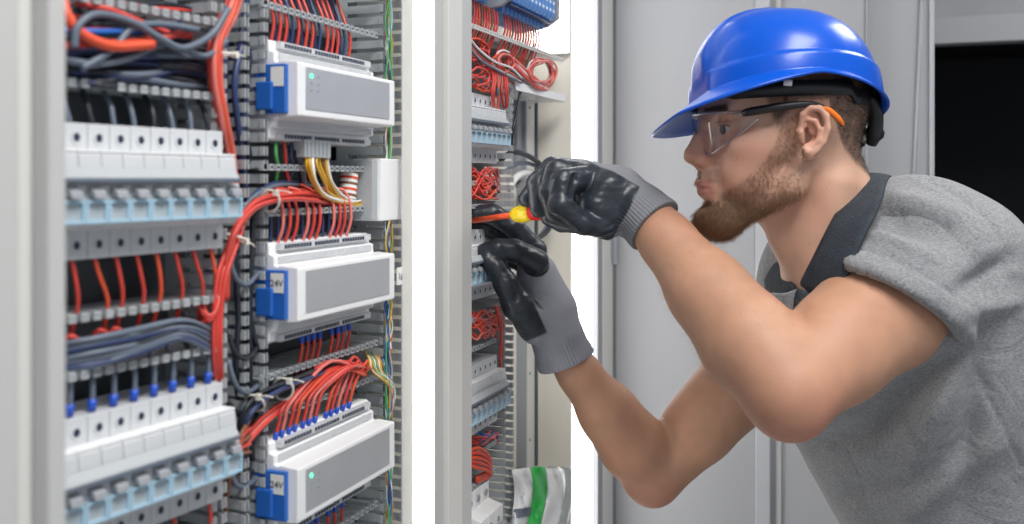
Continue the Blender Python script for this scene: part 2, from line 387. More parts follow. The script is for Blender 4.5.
# first section (blurred breakers)
a, b = S(FA, 40), S(FA, 221)
hduct(FA, a, b, .064, .121, 'grey slotted wiring duct above the top row of nearest breakers')
hduct(FA, a, b, -.129, -.091, 'grey slotted wiring duct between the two rows of nearest breakers')
hduct(FA, a, b, -.32, -.285, 'grey slotted wiring duct under the lowest row of nearest breakers')
vduct(FA, S(FA, 222), S(FA, 232), -.33, .40, 'grey upright wiring duct at the right end of the nearest breakers', n0=-.062, n1=-.008)
# third section
a, b = S(FB, 455), S(FB, 564)
hduct(FB, a, b, .134, .198, 'pale wiring duct with big loops of red and white wire in the second cabinet', pitch=.008, m='duct_lt')
a, b = S(FB, 455), S(FB, 497)
hduct(FB, a, b, -.034, -.004, 'grey slotted wiring duct with red wires below the top breakers of the second cabinet')
hduct(FB, a, b, -.218, -.180, 'grey slotted wiring duct with red wires between middle and lower breakers of the second cabinet')
hduct(FB, a, b, -.395, -.356, 'grey slotted wiring duct with fat red cable, lowest in the second cabinet')
vduct(FB, S(FB, 505), S(FB, 513), -.50, .13, 'grey upright wiring duct right of the small breakers in the second cabinet', pitch=.0112)
# flat shelf lip of the upper duct, rail and cover
s_a, s_b = S(FB, 513, .0), S(FB, 563, .0)
r = FB.root('shelf', s_a, .130, -.058, 'white metal shelf under the loops of wire in the second cabinet', 'shelf')
lb(MB(), 0, s_b-s_a, 0, .062, -.002, .002).build('shelf_board', M['white'], r); lb(MB(), 0, s_b-s_a, .060, .0625, -.002, .010).build('shelf_lip', M['white'], r)
s_a, s_b = S(FB, 527, -.05), S(FB, 537, -.05)
r = FB.root('mounting_rail', s_a, -.48, -.066, 'grey perforated steel rail upright at the back of the second cabinet', 'rail')
q = lb(MB(), 0, s_b-s_a, 0, .012, 0, .62); q.build('rail_body', M['paint_lt'], r, bevel=.001)
lb(MB(), -.006, 0, 0, .016, 0, .62).build('rail_flange', M['grey'], r); lb(MB(), s_b-s_a, s_b-s_a+.006, 0, .016, 0, .62).build('rail_flange', M['plate'], r)
for k in range(6): MB().cyl(((s_b-s_a)/2, -.0118, .05+.11*k), ((s_b-s_a)/2, -.0125, .05+.11*k), .0025, sides=10).build('rail_hole', M['hole'], r)  # flat dark discs painting the shade of holes on a solid rail
# dark rail seen above
s_a, s_b = S(FB, 521, -.05), S(FB, 533, -.05)
r = FB.root('cable_tray', s_a, .0, -.066, 'dark grey upright cable tray behind the black cable of the second cabinet', 'tray')
lb(MB(), 0, s_b-s_a, 0, .010, 0, .128).build('tray_body', M['grey'], r); lb(MB(), -.022, -.004, 0, .003, .03, .128).build('tray_flange', M['white'], r)

# ------------------------------------------------------------------ circuit breakers
def breaker(fr, s, u, w, label, group, toggle='grey'):
    r = fr.root('circuit_breaker', s, u, 0, label, 'circuit breaker', group)
    g = .00025
    prof = [(-.045, .044), (0, .044), (0, .0245), (.011, .0245), (.013, .023), (.0145, .010), (.0105, .0095), (.0105, .004), (.017, .0035), (.017, -.0225), (.012, -.0265), (0, -.027), (0, -.046), (-.045, -.046)]
    b = MB().prism(prof, lambda p: (g, -p[0], p[1]), lambda p: (w-g, -p[0], p[1])); b.build('housing', M['mod'], r, bevel=.0005)
    lb(MB(), g, w-g, .0006, .0125, .0246, .0262).build('top_cover', M['white'], r)
    lb(MB(), g, w-g, .0106, .012, .0045, .0092).build('groove_strip', M['slate'], r)
    for uu in (.0345, -.0365):
        t = MB(); k = 14; c = w/2
        for i in range(k):                        # raised collar round the screw hole
            a0, a1 = 2*math.pi*i/k, 2*math.pi*(i+1)/k
            f = lambda R, a, n: (c+R*math.cos(a), -n, uu+R*math.sin(a)*1.15)
            t.add([f(.0042, a0, 0), f(.0042, a1, 0), f(.0042, a1, .0007), f(.0042, a0, .0007), f(.0027, a0, .0007), f(.0027, a1, .0007), f(.0027, a1, .0002), f(.0027, a0, .0002)], [(0, 1, 2, 3), (3, 2, 5, 4), (4, 5, 6, 7)])
        t.build('terminal_collar', M['mod'], r)
        t = MB().cyl((c, .0, uu), (c, -.0004, uu), .0028, sides=14); t.build('terminal_screw', M['hole'], r)  # flat dark disc, the shade of the hole put into its colour
    t = MB().hexa([(w*.2, -.017, -.0035), (w*.8, -.017, -.0035), (w*.8, -.017, .003), (w*.2, -.017, .003), (w*.24, -.0245, -.0055), (w*.76, -.0245, -.0055), (w*.76, -.0235, -.001), (w*.24, -.0235, -.001)])
    t.build('toggle', M[toggle], r, bevel=.0006)
    lb(MB(), w*.12, w*.88, .0171, .0185, -.0195, -.0085).build('label_paper', M['lgrey'], r)
    t = MB(); lb(t, w*.02, w*.98, .0172, .0205, -.0215, -.0195); lb(t, w*.02, w*.98, .0172, .0205, -.0085, -.0065); lb(t, w*.02, w*.12, .0172, .0205, -.0195, -.0085); lb(t, w*.88, w*.98, .0172, .0205, -.0195, -.0085)
    t.build('label_holder', M['lblue'], r)
    kids(r); return r
def row(fr, s0, s1, u, label, group, first=None, w=.0177):
    n = int(round((s1-s0)/w)); k = 0; s = s1-n*w
    for i in range(n):
        if first is None: o = first = breaker(fr, s, u, w, label, group)
        else:
            o = copy_tree(first); o.location = fr.pt(s, u, 0); o.rotation_euler = (0, 0, fr.rz); o['label'] = label; o['group'] = group
        s += w
    return first
br = row(FA, S(FA, 45), S(FA, 223), -.0065, 'white breaker with pale blue label cover in the nearest, upper blurred row', 'upper row of nearest breakers')
row(FA, S(FA, 45), S(FA, 223), -.2005, 'white breaker with pale blue label cover in the nearest, lower blurred row', 'lower row of nearest breakers', br)
row(FB, S(FB, 455), S(FB, 497), .068, 'small white breaker in the top row of the second cabinet', 'top breakers in the second cabinet', br)
row(FB, S(FB, 455), S(FB, 497), -.1085, 'small white breaker in the row beside the far gloved hand', 'middle breakers in the second cabinet', br)
row(FB, S(FB, 455), S(FB, 497), -.2815, 'small white breaker in the row below the far gloved hand', 'lower breakers in the second cabinet', br)
# busbar covers running through the blurred rows stand proud at the right end
def busbar(fr, s0, s1, u, label):
    r = fr.root('busbar_cover', s0, u, .0178, label, 'busbar cover')
    prof = [(0, 0), (.006, 0), (.006, .004), (.001, .010), (0, .010)]
    MB().prism(prof, lambda p: (0, -p[0], p[1]), lambda p: (s1-s0, -p[0], p[1])).build('cover_strip', M['duct'], r, bevel=.0005)
    lb(MB(), 0, s1-s0, .0061, .0068, .0008, .003).build('dark_line', M['slate'], r)
# white hinged covers
for fr, a, b, u, lab in ((FA, 45, 236, -.0065, 'pale strip cover across the upper row of nearest breakers'), (FA, 45, 236, -.2005, 'pale strip cover across the lower row of nearest breakers'),
                   (FB, 458, 507, .068, 'pale strip cover across the top breakers of the second cabinet'), (FB, 458, 507, -.1085, 'pale strip cover across the middle breakers of the second cabinet'), (FB, 458, 507, -.2815, 'pale strip cover across the lower breakers of the second cabinet')):
    busbar(fr, S(fr, a, .02), S(fr, b, .02), u+.0045, lab)
    # busbar() is at u: cover sits over the groove
# lowest white breakers of another kind
for k in range(3):
    s = S(FB, 472)+k*.0265-.02; u = -.440-.0*k
    r = FB.root('fuse_holder', s, u, 0, 'white fuse holder with round screws at the bottom of the second cabinet', 'fuse holder', 'white fuse holders in the second cabinet')
    prof = [(-.045, .040), (0, .040), (0, .016), (.020, .010), (.020, -.03), (0, -.034), (0, -.06), (-.045, -.06)]
    MB().prism(prof, lambda p: (.0004, -p[0], p[1]), lambda p: (.026, -p[0], p[1])).build('housing', M['white'], r, bevel=.0006)
    MB().cyl((.013, -.0004, .027), (.013, -.002, .027), .0045).build('terminal_screw', M['grey'], r)
    MB().cyl((.008, -.019, -.004), (.008, -.021, -.004), .0035).build('terminal_screw', M['grey'], r)
    lb(MB(), .004, .022, .020, .028, -.022, -.010).build('toggle', M['grey'], r, bevel=.001)

def lettering(txt, size, parent, loc, rot):
    c = bpy.data.curves.new('lettering', 'FONT'); c.body = txt; c.size = size; c.extrude = .0001; c.align_x = 'CENTER'
    t = bpy.data.objects.new('t', c); COL.objects.link(t); dg = bpy.context.evaluated_depsgraph_get(); dg.update()
    me = bpy.data.meshes.new_from_object(t.evaluated_get(dg)); bpy.data.objects.remove(t)
    me.materials.clear(); me.materials.append(M['hole']); o = bpy.data.objects.new('lettering', me); COL.objects.link(o); o.parent = parent; o.location = loc; o.rotation_euler = rot
    return o
# ------------------------------------------------------------------ controllers
def controller(s0, s1, u, label, led, lab24=False):
    fr = FB
    r = fr.root('controller', s0, u, 0, label, 'controller', None); L = s1-s0
    prof = [(-.05, .0435), (-.004, .0435), (-.001, .0415), (-.001, .034), (.004, .032), (.004, .0245), (.009, .0225)]
    prof = prof+[(q, -z) for q, z in reversed(prof)]
    MB().prism(prof, lambda p: (0, -p[0], p[1]), lambda p: (L, -p[0], p[1])).build('housing', M['white'], r, bevel=.0008)
    # proud nose with silver fascia
    q = -.0004; prof = [(.0085, .0245), (.027, .0230), (.0278, .0220), (.0278, -.0220), (.027, -.0230), (.0085, -.0245)]
    MB().prism(prof, lambda p: (q, -p[0], p[1]), lambda p: (L+.0004, -p[0], p[1])).build('nose', M['white'], r, bevel=.001)
    f = MB(); lb(f, .0115, L-.012, .0279, .0285, -.0165, .0195); f.build('fascia', M['silver'], r)
    # terminal blocks along both edges with wire entries
    for sg in (1, -1):
        b = MB(); lb(b, .010, L-.006, -.0012, .0042, sg*.0395-.003, sg*.0395+.003); b.build('terminal_strip', M['mod'], r, bevel=.0004)
        n = 30; hb = MB()
        for i in range(n):
            if i % 10 == 9: continue
            x = .016+(L-.03)*i/n; lb(hb, x, x+.0036, .0043, .0046, sg*.0395-.0017, sg*.0395+.0017)
        hb.build('wire_entries', M['hole'], r)  # dark tabs painting the shade of open wire entries
        n = 44; hb = MB()
        for i in range(n):
            x = .006+(L-.012)*i/n; lb(hb, x, x+.0028, .0041, .0056, sg*.029-.0028, sg*.029+.0028)
        hb.build('vent_ribs', M['mod'], r)
    # blue connector plugged into the left flank
    lb(MB(), -.006, -.0006, -.012, .019, -.021, .021).build('blue_connector', M['blue'], r, bevel=.001)
    lb(MB(), -.010, -.006, -.008, .008, -.018, .006).build('plug', M['blue'], r, bevel=.0012)
    lb(MB(), -.0066, -.0061, .005, .0175, .002, .0185).build('paper_label', M['tubelabel'], r)
    if lab24: lettering('24V', .0080, r, (-.0069, -.0112, .0075), (math.pi/2, 0, -math.pi/2))
    for i in range(3):
        for j in range(2):
            m = 'ledg' if (led and i == 0 and j == 0) else 'grey'
            if not led: continue
            c = (.020+j*.011, -.0284, .0125-i*.0062)
            MB().cyl((c[0], -.0284, c[2]), (c[0], -.0290, c[2]), .0019 if m == 'ledg' else .0010, sides=12).build('indicator', M[m], r)
    return r
a, b = S(FB, 270), S(FB, 370)
controller(a, b, .0775, 'white controller with six indicators and silver fascia, topmost of the three', True)
controller(a, b, -.0975, 'white controller with plain silver fascia, middle one of the three', False, True)
controller(a, b, -.268, 'white controller with blank silver fascia and green light, lowest of the three', True, True)

# white box on the frame, tag, grey plug, striped tube
s_, u_ = FB.pick(381, 187, .012)
s2_, _ = FB.pick(402, 187, .012)
r = FB.root('junction_box', s_, -.042, -.02, 'plain white box on the frame between top and middle controllers', 'box')
lb(MB(), 0, s2_-s_, 0, .032, 0, .064).build('box_body', M['white'], r, bevel=.001); lb(MB(), -.012, 0, -.02, .028, .002, .062).build('box_flank', M['duct'], r)
s_, u_ = FB.pick(400, 276, .022)
r = FB.root('wire_tag', s_, u_, .021, 'small white tag with black numerals on the frame beside the middle controller', 'tag')
lb(MB(), -.006, .006, 0, .001, -.009, .009).build('tag_plate', M['tubelabel'], r)
lettering('16', .010, r, (0, -.0012, -.004), (math.pi/2, .25, 0))
s_, u_ = FB.pick(316, 149, .006); s2_, _ = FB.pick(329, 149, .006)
s1_, _ = FB.pick(303, 149, .006)
r = FB.root('wire_connector', s1_, u_, -.004, 'pale grey plug with yellow wires under the topmost controller', 'connector')
lb(MB(), 0, s2_-s1_, 0, .012, -.008, .008).build('plug_body', M['duct'], r, bevel=.0006)
for k in range(6): lb(MB(), .003+k*(s2_-s1_-.004)/6, .0045+k*(s2_-s1_-.004)/6, .012, .0125, -.006, .006).build('plug_rib', M['grey'], r)
p0, p1 = FB.w(350, 169, -.01), FB.w(347, 199, -.01)
r = root('cable_marker_tube', tuple(p1), 'white tube ringed with brown and orange bands inside the wiring duct', 'cable marker')
MB().cyl(p1, p0, .0088, sides=20).build('tube_body', M['tubelabel'], r, smooth=False)
for k, m in enumerate(('brown', 'orange', 'brown', 'orange', 'brown')):
    q0 = p1.lerp(p0, .08+.19*k); q1 = p1.lerp(p0, .16+.19*k); MB().cyl(q0, q1, .0092, sides=20).build('band', M[m], r)

# ------------------------------------------------------------------ blue terminal blocks at the top of the second cabinet
def tblock(s, u, label, group):
    r = FB.root('terminal_block', s, u, 0, label, 'terminal block', group); w = .0158
    prof = [(-.045, .036), (.005, .036), (.005, .024), (.020, .020), (.024, .010), (.024, -.010), (.020, -.018), (.005, -.023), (.005, -.032), (-.045, -.032)]
    MB().prism(prof, lambda p: (.0008, -p[0], p[1]), lambda p: (w-.0016, -p[0], p[1])).build('housing', M['bluebk'], r)
    b = MB(); lb(b, .004, w-.005, .0241, .0246, -.008, -.004); lb(b, .004, w-.005, .0241, .0246, .004, .008); b.build('screw_slots', M['white'], r)
    lb(MB(), .001, w-.001, .006, .018, -.0235, -.0215).build('wire_entry', M['navy'], r)
    kids(r); return r
sa, sb = S(FB, 512, .02), S(FB, 553, .02); n = int((sb-sa)/.0165); T0 = None
for tier, uu in ((0, .2625), (1, .336)):
    for i in range(n):
        g = 'blue terminals in two tiers'
        lab = 'thin blue terminal block in the long upper row behind the glowing white panel area' if tier else 'thin blue terminal block in the long row at the top of the second cabinet'
        g = 'blue terminals, upper tier' if tier else 'blue terminals, long row'
        if T0 is None: T0 = tblock(sa+i*.0165, uu, lab, g)
        else: o = copy_tree(T0); o.location = FB.pt(sa+i*.0165, uu, 0); o['label'] = lab; o['group'] = g
s_l = S(FB, 470, .02)
for i in range(int((S(FB, 500, .02)-s_l)/.0165)):
    o = copy_tree(T0); o.location = FB.pt(s_l+i*.0165, .2645, 0); o['label'] = 'thin blue terminal block in the short row above the red wires, next to the upright'; o['group'] = 'blue terminals, short row'
for s, lab in ((sa-.012, 'grey end bracket left of the long blue terminal row'), (S(FB, 554, .02), 'grey end bracket right of the long blue terminal row')):
    r = FB.root('end_bracket', s, .262, 0, lab, 'bracket')
    prof = [(-.045, .040), (.010, .040), (.026, .026), (.026, -.014), (.008, -.026), (-.045, -.034)]
    MB().prism(prof, lambda p: (0, -p[0], p[1]), lambda p: (.010, -p[0], p[1])).build('bracket_body', M['grey'], r, bevel=.001)
    MB().cyl((.005, -.0255, .01), (.005, -.027, .01), .003).build('bracket_screw', M['screw'], r)
# ------------------------------------------------------------------ implicit surfaces
class Field:
    def __init__(s, lo, hi, h):
        s.lo = np.array(lo, float); s.h = h; s.n = [int(math.ceil((hi[i]-lo[i])/h))+1 for i in range(3)]
        s.F = np.full(s.n, .05, np.float32); s.ax = [s.lo[i]+h*np.arange(s.n[i]) for i in range(3)]
    def _sl(s, lo, hi):
        r = []
        for i in range(3):
            a = max(0, int((lo[i]-s.lo[i])/s.h)); b = min(s.n[i], int((hi[i]-s.lo[i])/s.h)+2)
            if b <= a: return None
            r.append(slice(a, b))
        return tuple(r)
    def _grid(s, sl):
        X = s.ax[0][sl[0]][:, None, None]; Y = s.ax[1][sl[1]][None, :, None]; Z = s.ax[2][sl[2]][None, None, :]
        return X, Y, Z
    def _mix(s, sl, d, k, sub):
        A = s.F[sl]
        if sub:
            d = -d; h = np.clip(.5-.5*(d-A)/k, 0, 1) if k else (d > A).astype(float)
            s.F[sl] = (A*(1-h)+d*h+(h*(1-h)*k if k else 0)) if False else _smax(A, d, k)
        else: s.F[sl] = _smin(A, d, k)
    def cone(s, a, b, ra, rb=None, k=.004, sub=False):
        rb = ra if rb is None else rb; a = np.array(a, float); b = np.array(b, float); m = max(ra, rb)+k+4*s.h+(.012 if not sub else 0)
        sl = s._sl(np.minimum(a, b)-m, np.maximum(a, b)+m)
        if sl is None: return s
        X, Y, Z = s._grid(sl); d = b-a; L2 = max(float(d@d), 1e-12)
        t = np.clip(((X-a[0])*d[0]+(Y-a[1])*d[1]+(Z-a[2])*d[2])/L2, 0, 1)
        q = np.sqrt((X-a[0]-t*d[0])**2+(Y-a[1]-t*d[1])**2+(Z-a[2]-t*d[2])**2)-(ra+(rb-ra)*t)
        s._mix(sl, q, k, sub); return s
    def chain(s, pts, rs, k=.003, sub=False):
        rs = rs if isinstance(rs, (list, tuple)) else [rs]*len(pts)
        for i in range(len(pts)-1): s.cone(pts[i], pts[i+1], rs[i], rs[i+1], k, sub)
        return s
    def ell(s, c, r, ax=None, k=.006, sub=False):
        """ellipsoid at c with radii r along the three unit axes ax"""
        c = np.array(c, float); ax = np.eye(3) if ax is None else np.array([list(v) for v in ax], float); r = np.array(r, float)
        m = (np.abs(ax)*r[:, None]).sum(0)+k+4*s.h+(.012 if not sub else 0)
        sl = s._sl(c-m, c+m)
        if sl is None: return s
        X, Y, Z = s._grid(sl); X = X-c[0]; Y = Y-c[1]; Z = Z-c[2]
        u = [(X*ax[i][0]+Y*ax[i][1]+Z*ax[i][2]) for i in range(3)]
        k0 = np.sqrt(sum((u[i]/r[i])**2 for i in range(3))); k1 = np.sqrt(sum((u[i]/r[i]**2)**2 for i in range(3)))
        s._mix(sl, k0*(k0-1)/np.maximum(k1, 1e-6), k, sub); return s
    def half(s, p, nrm, k=.001, box=None):           # keep the side the normal points away from
        sl = (slice(None),)*3 if box is None else s._sl(*box)
        X, Y, Z = s._grid(sl); q = (X-p[0])*nrm[0]+(Y-p[1])*nrm[1]+(Z-p[2])*nrm[2]
        s.F[sl] = _smax(s.F[sl], q, k); return s
    def mesh(s):
        Fd = s.F; I = Fd < 0
        n = Fd.shape; c = np.zeros([m-1 for m in n], np.uint8)
        for dx in (0, 1):
            for dy in (0, 1):
                for dz in (0, 1): c += I[dx:n[0]-1+dx, dy:n[1]-1+dy, dz:n[2]-1+dz]
        act = np.argwhere((c > 0) & (c < 8)); del c
        idx = np.full([m-1 for m in n], -1, np.int64); idx[tuple(act.T)] = np.arange(len(act))
        acc = np.zeros((len(act), 3)); cnt = np.zeros(len(act))
        cor = [(x, y, z) for x in (0, 1) for y in (0, 1) for z in (0, 1)]
        for a in cor:
            for ax in range(3):
                if a[ax]: continue
                b = list(a); b[ax] = 1
                fa = Fd[act[:, 0]+a[0], act[:, 1]+a[1], act[:, 2]+a[2]]; fb = Fd[act[:, 0]+b[0], act[:, 1]+b[1], act[:, 2]+b[2]]
                m = (fa < 0) != (fb < 0); t = np.where(m, fa/np.where(m, fa-fb, 1), 0)
                p = np.tile(np.array(a, float), (len(act), 1)); p[:, ax] = t
                acc[m] += p[m]; cnt[m] += 1
        V = (act+acc/np.maximum(cnt, 1)[:, None])*s.h+s.lo
        quads = []
        for ax in range(3):
            o = [i for i in range(3) if i != ax]
            sl0 = [slice(1, m-1) for m in n]; sl0[ax] = slice(0, n[ax]-1); sl1 = list(sl0); sl1[ax] = slice(1, n[ax])
            a = I[tuple(sl0)]; b = I[tuple(sl1)]; e = np.argwhere(a != b)
            if not len(e): continue
            fl = a[tuple(e.T)]
            off = np.array([0 if i == ax else 1 for i in range(3)]); e = e+off
            def g(d0, d1):
                q = e.copy(); q[:, o[0]] += d0; q[:, o[1]] += d1; return idx[tuple(q.T)]
            q = np.stack([g(-1, -1), g(0, -1), g(0, 0), g(-1, 0)], 1)
            if ax == 1: fl = ~fl
            q[~fl] = q[~fl][:, ::-1]; quads.append(q)
        Q = np.concatenate(quads); Q = Q[(Q >= 0).all(1)]
        return V, Q
def _smin(a, b, k):
    if not k: return np.minimum(a, b)
    h = np.clip(.5+.5*(b-a)/k, 0, 1); return b*(1-h)+a*h-k*h*(1-h)
def _smax(a, b, k): return -_smin(-a, -b, k)
def npmesh(name, V, Q, m, parent=None, off=(0, 0, 0), smooth_it=0):
    V = V.copy()
    if smooth_it:
        E = np.concatenate([Q[:, [0, 1]], Q[:, [1, 2]], Q[:, [2, 3]], Q[:, [3, 0]]])
        for _ in range(smooth_it):
            S_ = np.zeros_like(V); c = np.zeros(len(V)); np.add.at(S_, E[:, 0], V[E[:, 1]]); np.add.at(c, E[:, 0], 1); np.add.at(S_, E[:, 1], V[E[:, 0]]); np.add.at(c, E[:, 1], 1)
            V = V*.5+.5*S_/np.maximum(c, 1)[:, None]
    me = bpy.data.meshes.new(name); me.vertices.add(len(V)); me.vertices.foreach_set('co', (V-np.array(off)).ravel())
    me.loops.add(len(Q)*4); me.loops.foreach_set('vertex_index', Q.astype(np.int32).ravel())
    me.polygons.add(len(Q)); me.polygons.foreach_set('loop_start', np.arange(0, len(Q)*4, 4, dtype=np.int32)); me.polygons.foreach_set('use_smooth', np.ones(len(Q), bool))
    me.update(); me.validate(); me.materials.append(m)
    o = bpy.data.objects.new(name, me); COL.objects.link(o)
    if parent is not None: o.parent = parent
    return o, V
def tone(o, C, name='tone'):
    a = o.data.attributes.new(name, 'FLOAT_COLOR', 'POINT'); a.data.foreach_set('color', np.concatenate([C, np.ones((len(C), 1))], 1).astype(np.float32).ravel())
def sst(x, a, b):
    t = np.clip((x-a)/(b-a), 0, 1); return t*t*(3-2*t)
def vnoise(V, sc, seed=0):
    """smooth value noise, vectorised"""
    p = V*sc+seed*17.3; i = np.floor(p).astype(np.int64); f = p-i; f = f*f*(3-2*f); r = 0
    for dx in (0, 1):
        for dy in (0, 1):
            for dz in (0, 1):
                h = ((i[:, 0]+dx)*73856093) ^ ((i[:, 1]+dy)*19349663) ^ ((i[:, 2]+dz)*83492791); h = (h*2654435761) & 0xffffff
                w = (f[:, 0] if dx else 1-f[:, 0])*(f[:, 1] if dy else 1-f[:, 1])*(f[:, 2] if dz else 1-f[:, 2])
                r = r+w*(h/0xffffff)
    return r

# ------------------------------------------------------------------ the worker: joints
HY = math.radians(6)
HP = math.radians(2)
FH0 = -RC*math.cos(HY)-FC*math.sin(HY); LH = UP.cross(FH0)
FH = FH0*math.cos(HP)-UP*math.sin(HP); UH = FH0*math.sin(HP)+UP*math.cos(HP)
HO = P(800, 140, 1.12)
def hd(f, l, u): return HO+(FH*f+LH*l+UH*u)*.001      # head coordinates in millimetres: forward, left (towards the viewer), up
HAX = (FH, LH, UH)
def HL(V):                                             # world -> head mm
    d = (V-np.array(HO))*1000; return d@np.array(FH), d@np.array(LH), d@np.array(UH)
SH1 = P(932, 268, 1.09); EL1 = P(788, 391, .955); WR1 = P(650, 220, 1.115)
SH2 = P(800, 322, 1.41); EL2 = P(654, 474, 1.37); WR2 = P(566, 356, 1.32)
PEL = W(.60, -.52, 1.24)
NB = P(850, 235, 1.17)

per = bpy.data.objects.new('person', None); COL.objects.link(per)
base = Vector((PEL.x, PEL.y, 0)); per.location = base; per['_w'] = tuple(base)
tag(per, 'bearded worker in grey shirt and dark gloves leaning towards the open cabinet', 'person')

# head and neck
lo = [min(hd(f, l, u)[i] for f in (-160, 150) for l in (-110, 110) for u in (-250, 150)) for i in range(3)]
hi = [max(hd(f, l, u)[i] for f in (-160, 150) for l in (-110, 110) for u in (-250, 150)) for i in range(3)]
H = Field(lo, hi, .0016)
mm = .001
def e(f, l, u, rf, rl, ru, k=8, sub=False, tilt=0, sym=True):
    for sg in ((1, -1) if (l and sym) else (1,)):
        ax = HAX
        if tilt:
            c, s_ = math.cos(tilt), math.sin(tilt); ax = (FH*c+UH*s_, LH, -FH*s_+UH*c)
        H.ell(hd(f, l*sg, u), (rf*mm, rl*mm, ru*mm), ax, k*mm, sub)
def cp(p, q, r0, r1=None, k=5, sub=False, sym=True):
    for sg in ((1, -1) if sym and (p[1] or q[1]) else (1,)):
        H.cone(hd(p[0], p[1]*sg, p[2]), hd(q[0], q[1]*sg, q[2]), r0*mm, (r0 if r1 is None else r1)*mm, k*mm, sub)
e(14, 0, 42, 90, 74, 82)                         # cranium
e(57, 0, 42, 54, 58, 38, 15)                     # forehead
e(60, 0, -12, 47, 57, 70, 15)                    # face mass
e(47, 0, -46, 53, 49, 37, 15)
cp((20, 54, -30), (32, 52, -51), 12, 12, 12)      # jaw angle
cp((32, 52, -51), (92, 16, -79), 12, 12.5, 14)     # jaw line
cp((93, -14, -80), (93, 14, -80), 17, 17, 10, sym=False)   # chin
e(103, 0, -78, 14, 16, 13, 8)
e(66, 50, -6, 32, 13, 16, 14)                    # cheek bones
e(78, 36, -32, 24, 18, 26, 14)
cp((101, 10, 32), (92, 42, 33), 8.5, 8, 10)      # brow ridge
cp((104, 0, 32), (108, 0, 22), 9, 6.5, 8, sym=False)
e(103, 31, 15, 15, 17, 11, 9, True)              # sockets
e(86, 31, 14, 14.5, 14.5, 13.5, 4)               # lids
cp((107, 0, 24), (125, 0, -9), 5.5, 6.5, 7, sym=False)     # nose bridge
cp((112, 5, 6), (116, 9, -14), 6, 7, 6)
e(125.5, 0, -14.5, 8.5, 8.5, 8, 5)               # tip
e(115, 11.5, -19, 9, 6, 7, 4)                    # wings
cp((121, 0, -22), (112, 0, -30), 4, 4, 4, sym=False)
cp((118, 6, -25), (112, 7.5, -24), 3, 2.6, 2, True)        # nostrils
e(99, 0, -46, 20, 27, 24, 10)                    # mouth mound
cp((117.5, 0, -43), (113, 13, -46), 4.0, 3.8, 3); cp((115, 13, -46), (102, 25, -51), 3.8, 2.2, 3)
cp((114.5, 0, -54), (110, 13, -54), 4.6, 4.2, 3); cp((112, 13, -54), (101, 24, -51.5), 4.2, 2.2, 3)
cp((126, 0, -48.8), (112, 22, -50), 1.3, 1.1, 1.2, True); cp((113, 22, -50), (101, 30, -52), .9, .8, 1.6, True)
cp((117, 2.5, -32), (117, 2.5, -39), 1.6, 1.8, 2.5, True)    # philtrum
e(112, 0, -68, 6, 16, 5, 6, True)
e(60, 62, 42, 20, 4, 18, 14, True)               # temples
# eye slit
e(101, 33, 13.0, 9, 13, 3.7, 1.0, True)
cp((101.5, 20, 19.5), (94, 45, 19), 2.3, 2.0, 2)    # upper lid fold
cp((98, 22, 6), (93, 42, 6.5), 2, 1.6, 4)
# ears
def ear(sg):
    q = lambda f, l, u: hd(22+f*.92, sg*(72+l), u*.92+3)
    H.ell(q(-2, 8, 3), (.014, .0055, .025), (FH*math.cos(.25)+UH*math.sin(.25), LH*sg*math.cos(.35)-FH*math.sin(.35), -FH*math.sin(.25)+UH*math.cos(.25)), .005)
    H.ell(q(3, 12, 0), (.0105, .0075, .0155), HAX, .004, True)
    H.ell(q(-2, 12, 17), (.010, .005, .006), HAX, .003, True)
    rim = [(9, 6, 12), (8, 9, 23), (0, 12, 30), (-10, 14, 29), (-17, 15, 20), (-18.5, 14.5, 6), (-14, 12, -9), (-6, 9, -19)]
    H.chain([q(*p) for p in rim], [.0030, .0032, .0034, .0035, .0036, .0034, .0032, .0034], .002)
    H.chain([q(*p) for p in ((3, 9, 18), (-6, 11, 15), (-10, 12, 6), (-9, 11, -6), (-2, 9, -12))], .0026, .0025)
    H.ell(q(1, 6, -20), (.0075, .0045, .0085), HAX, .004)
    H.cone(q(10, 7, 2), q(9, 6, -6), .0042, .0035, .003)
    H.cone(q(6, 7, 10), q(12, 4, 5), .0028, .003, .003)
    H.cone(q(1, 4, -2), q(-4, 6, -4), .003, .003, .002, True)
ear(1); ear(-1)
# neck
H.cone(hd(-12, 0, -30), hd(-52, 0, -140), .053, .058, .02); H.cone(hd(-52, 0, -140), hd(-100, 0, -215), .058, .085, .02)
H.cone(hd(20, 0, -70), hd(-28, 0, -165), .033, .040, .018)
H.cone(hd(-22, 46, -50), hd(2, 28, -165), .010, .011, .022); H.cone(hd(-22, -46, -50), hd(2, -28, -165), .010, .011, .022)
H.cone(hd(22, 0, -108), hd(18, 0, -116), .013, .012, .012)
H.half(hd(-40, 0, -232), [-UH.x, -UH.y, -UH.z])
Vh, Qh = H.mesh(); del H
f, l, u = HL(Vh)
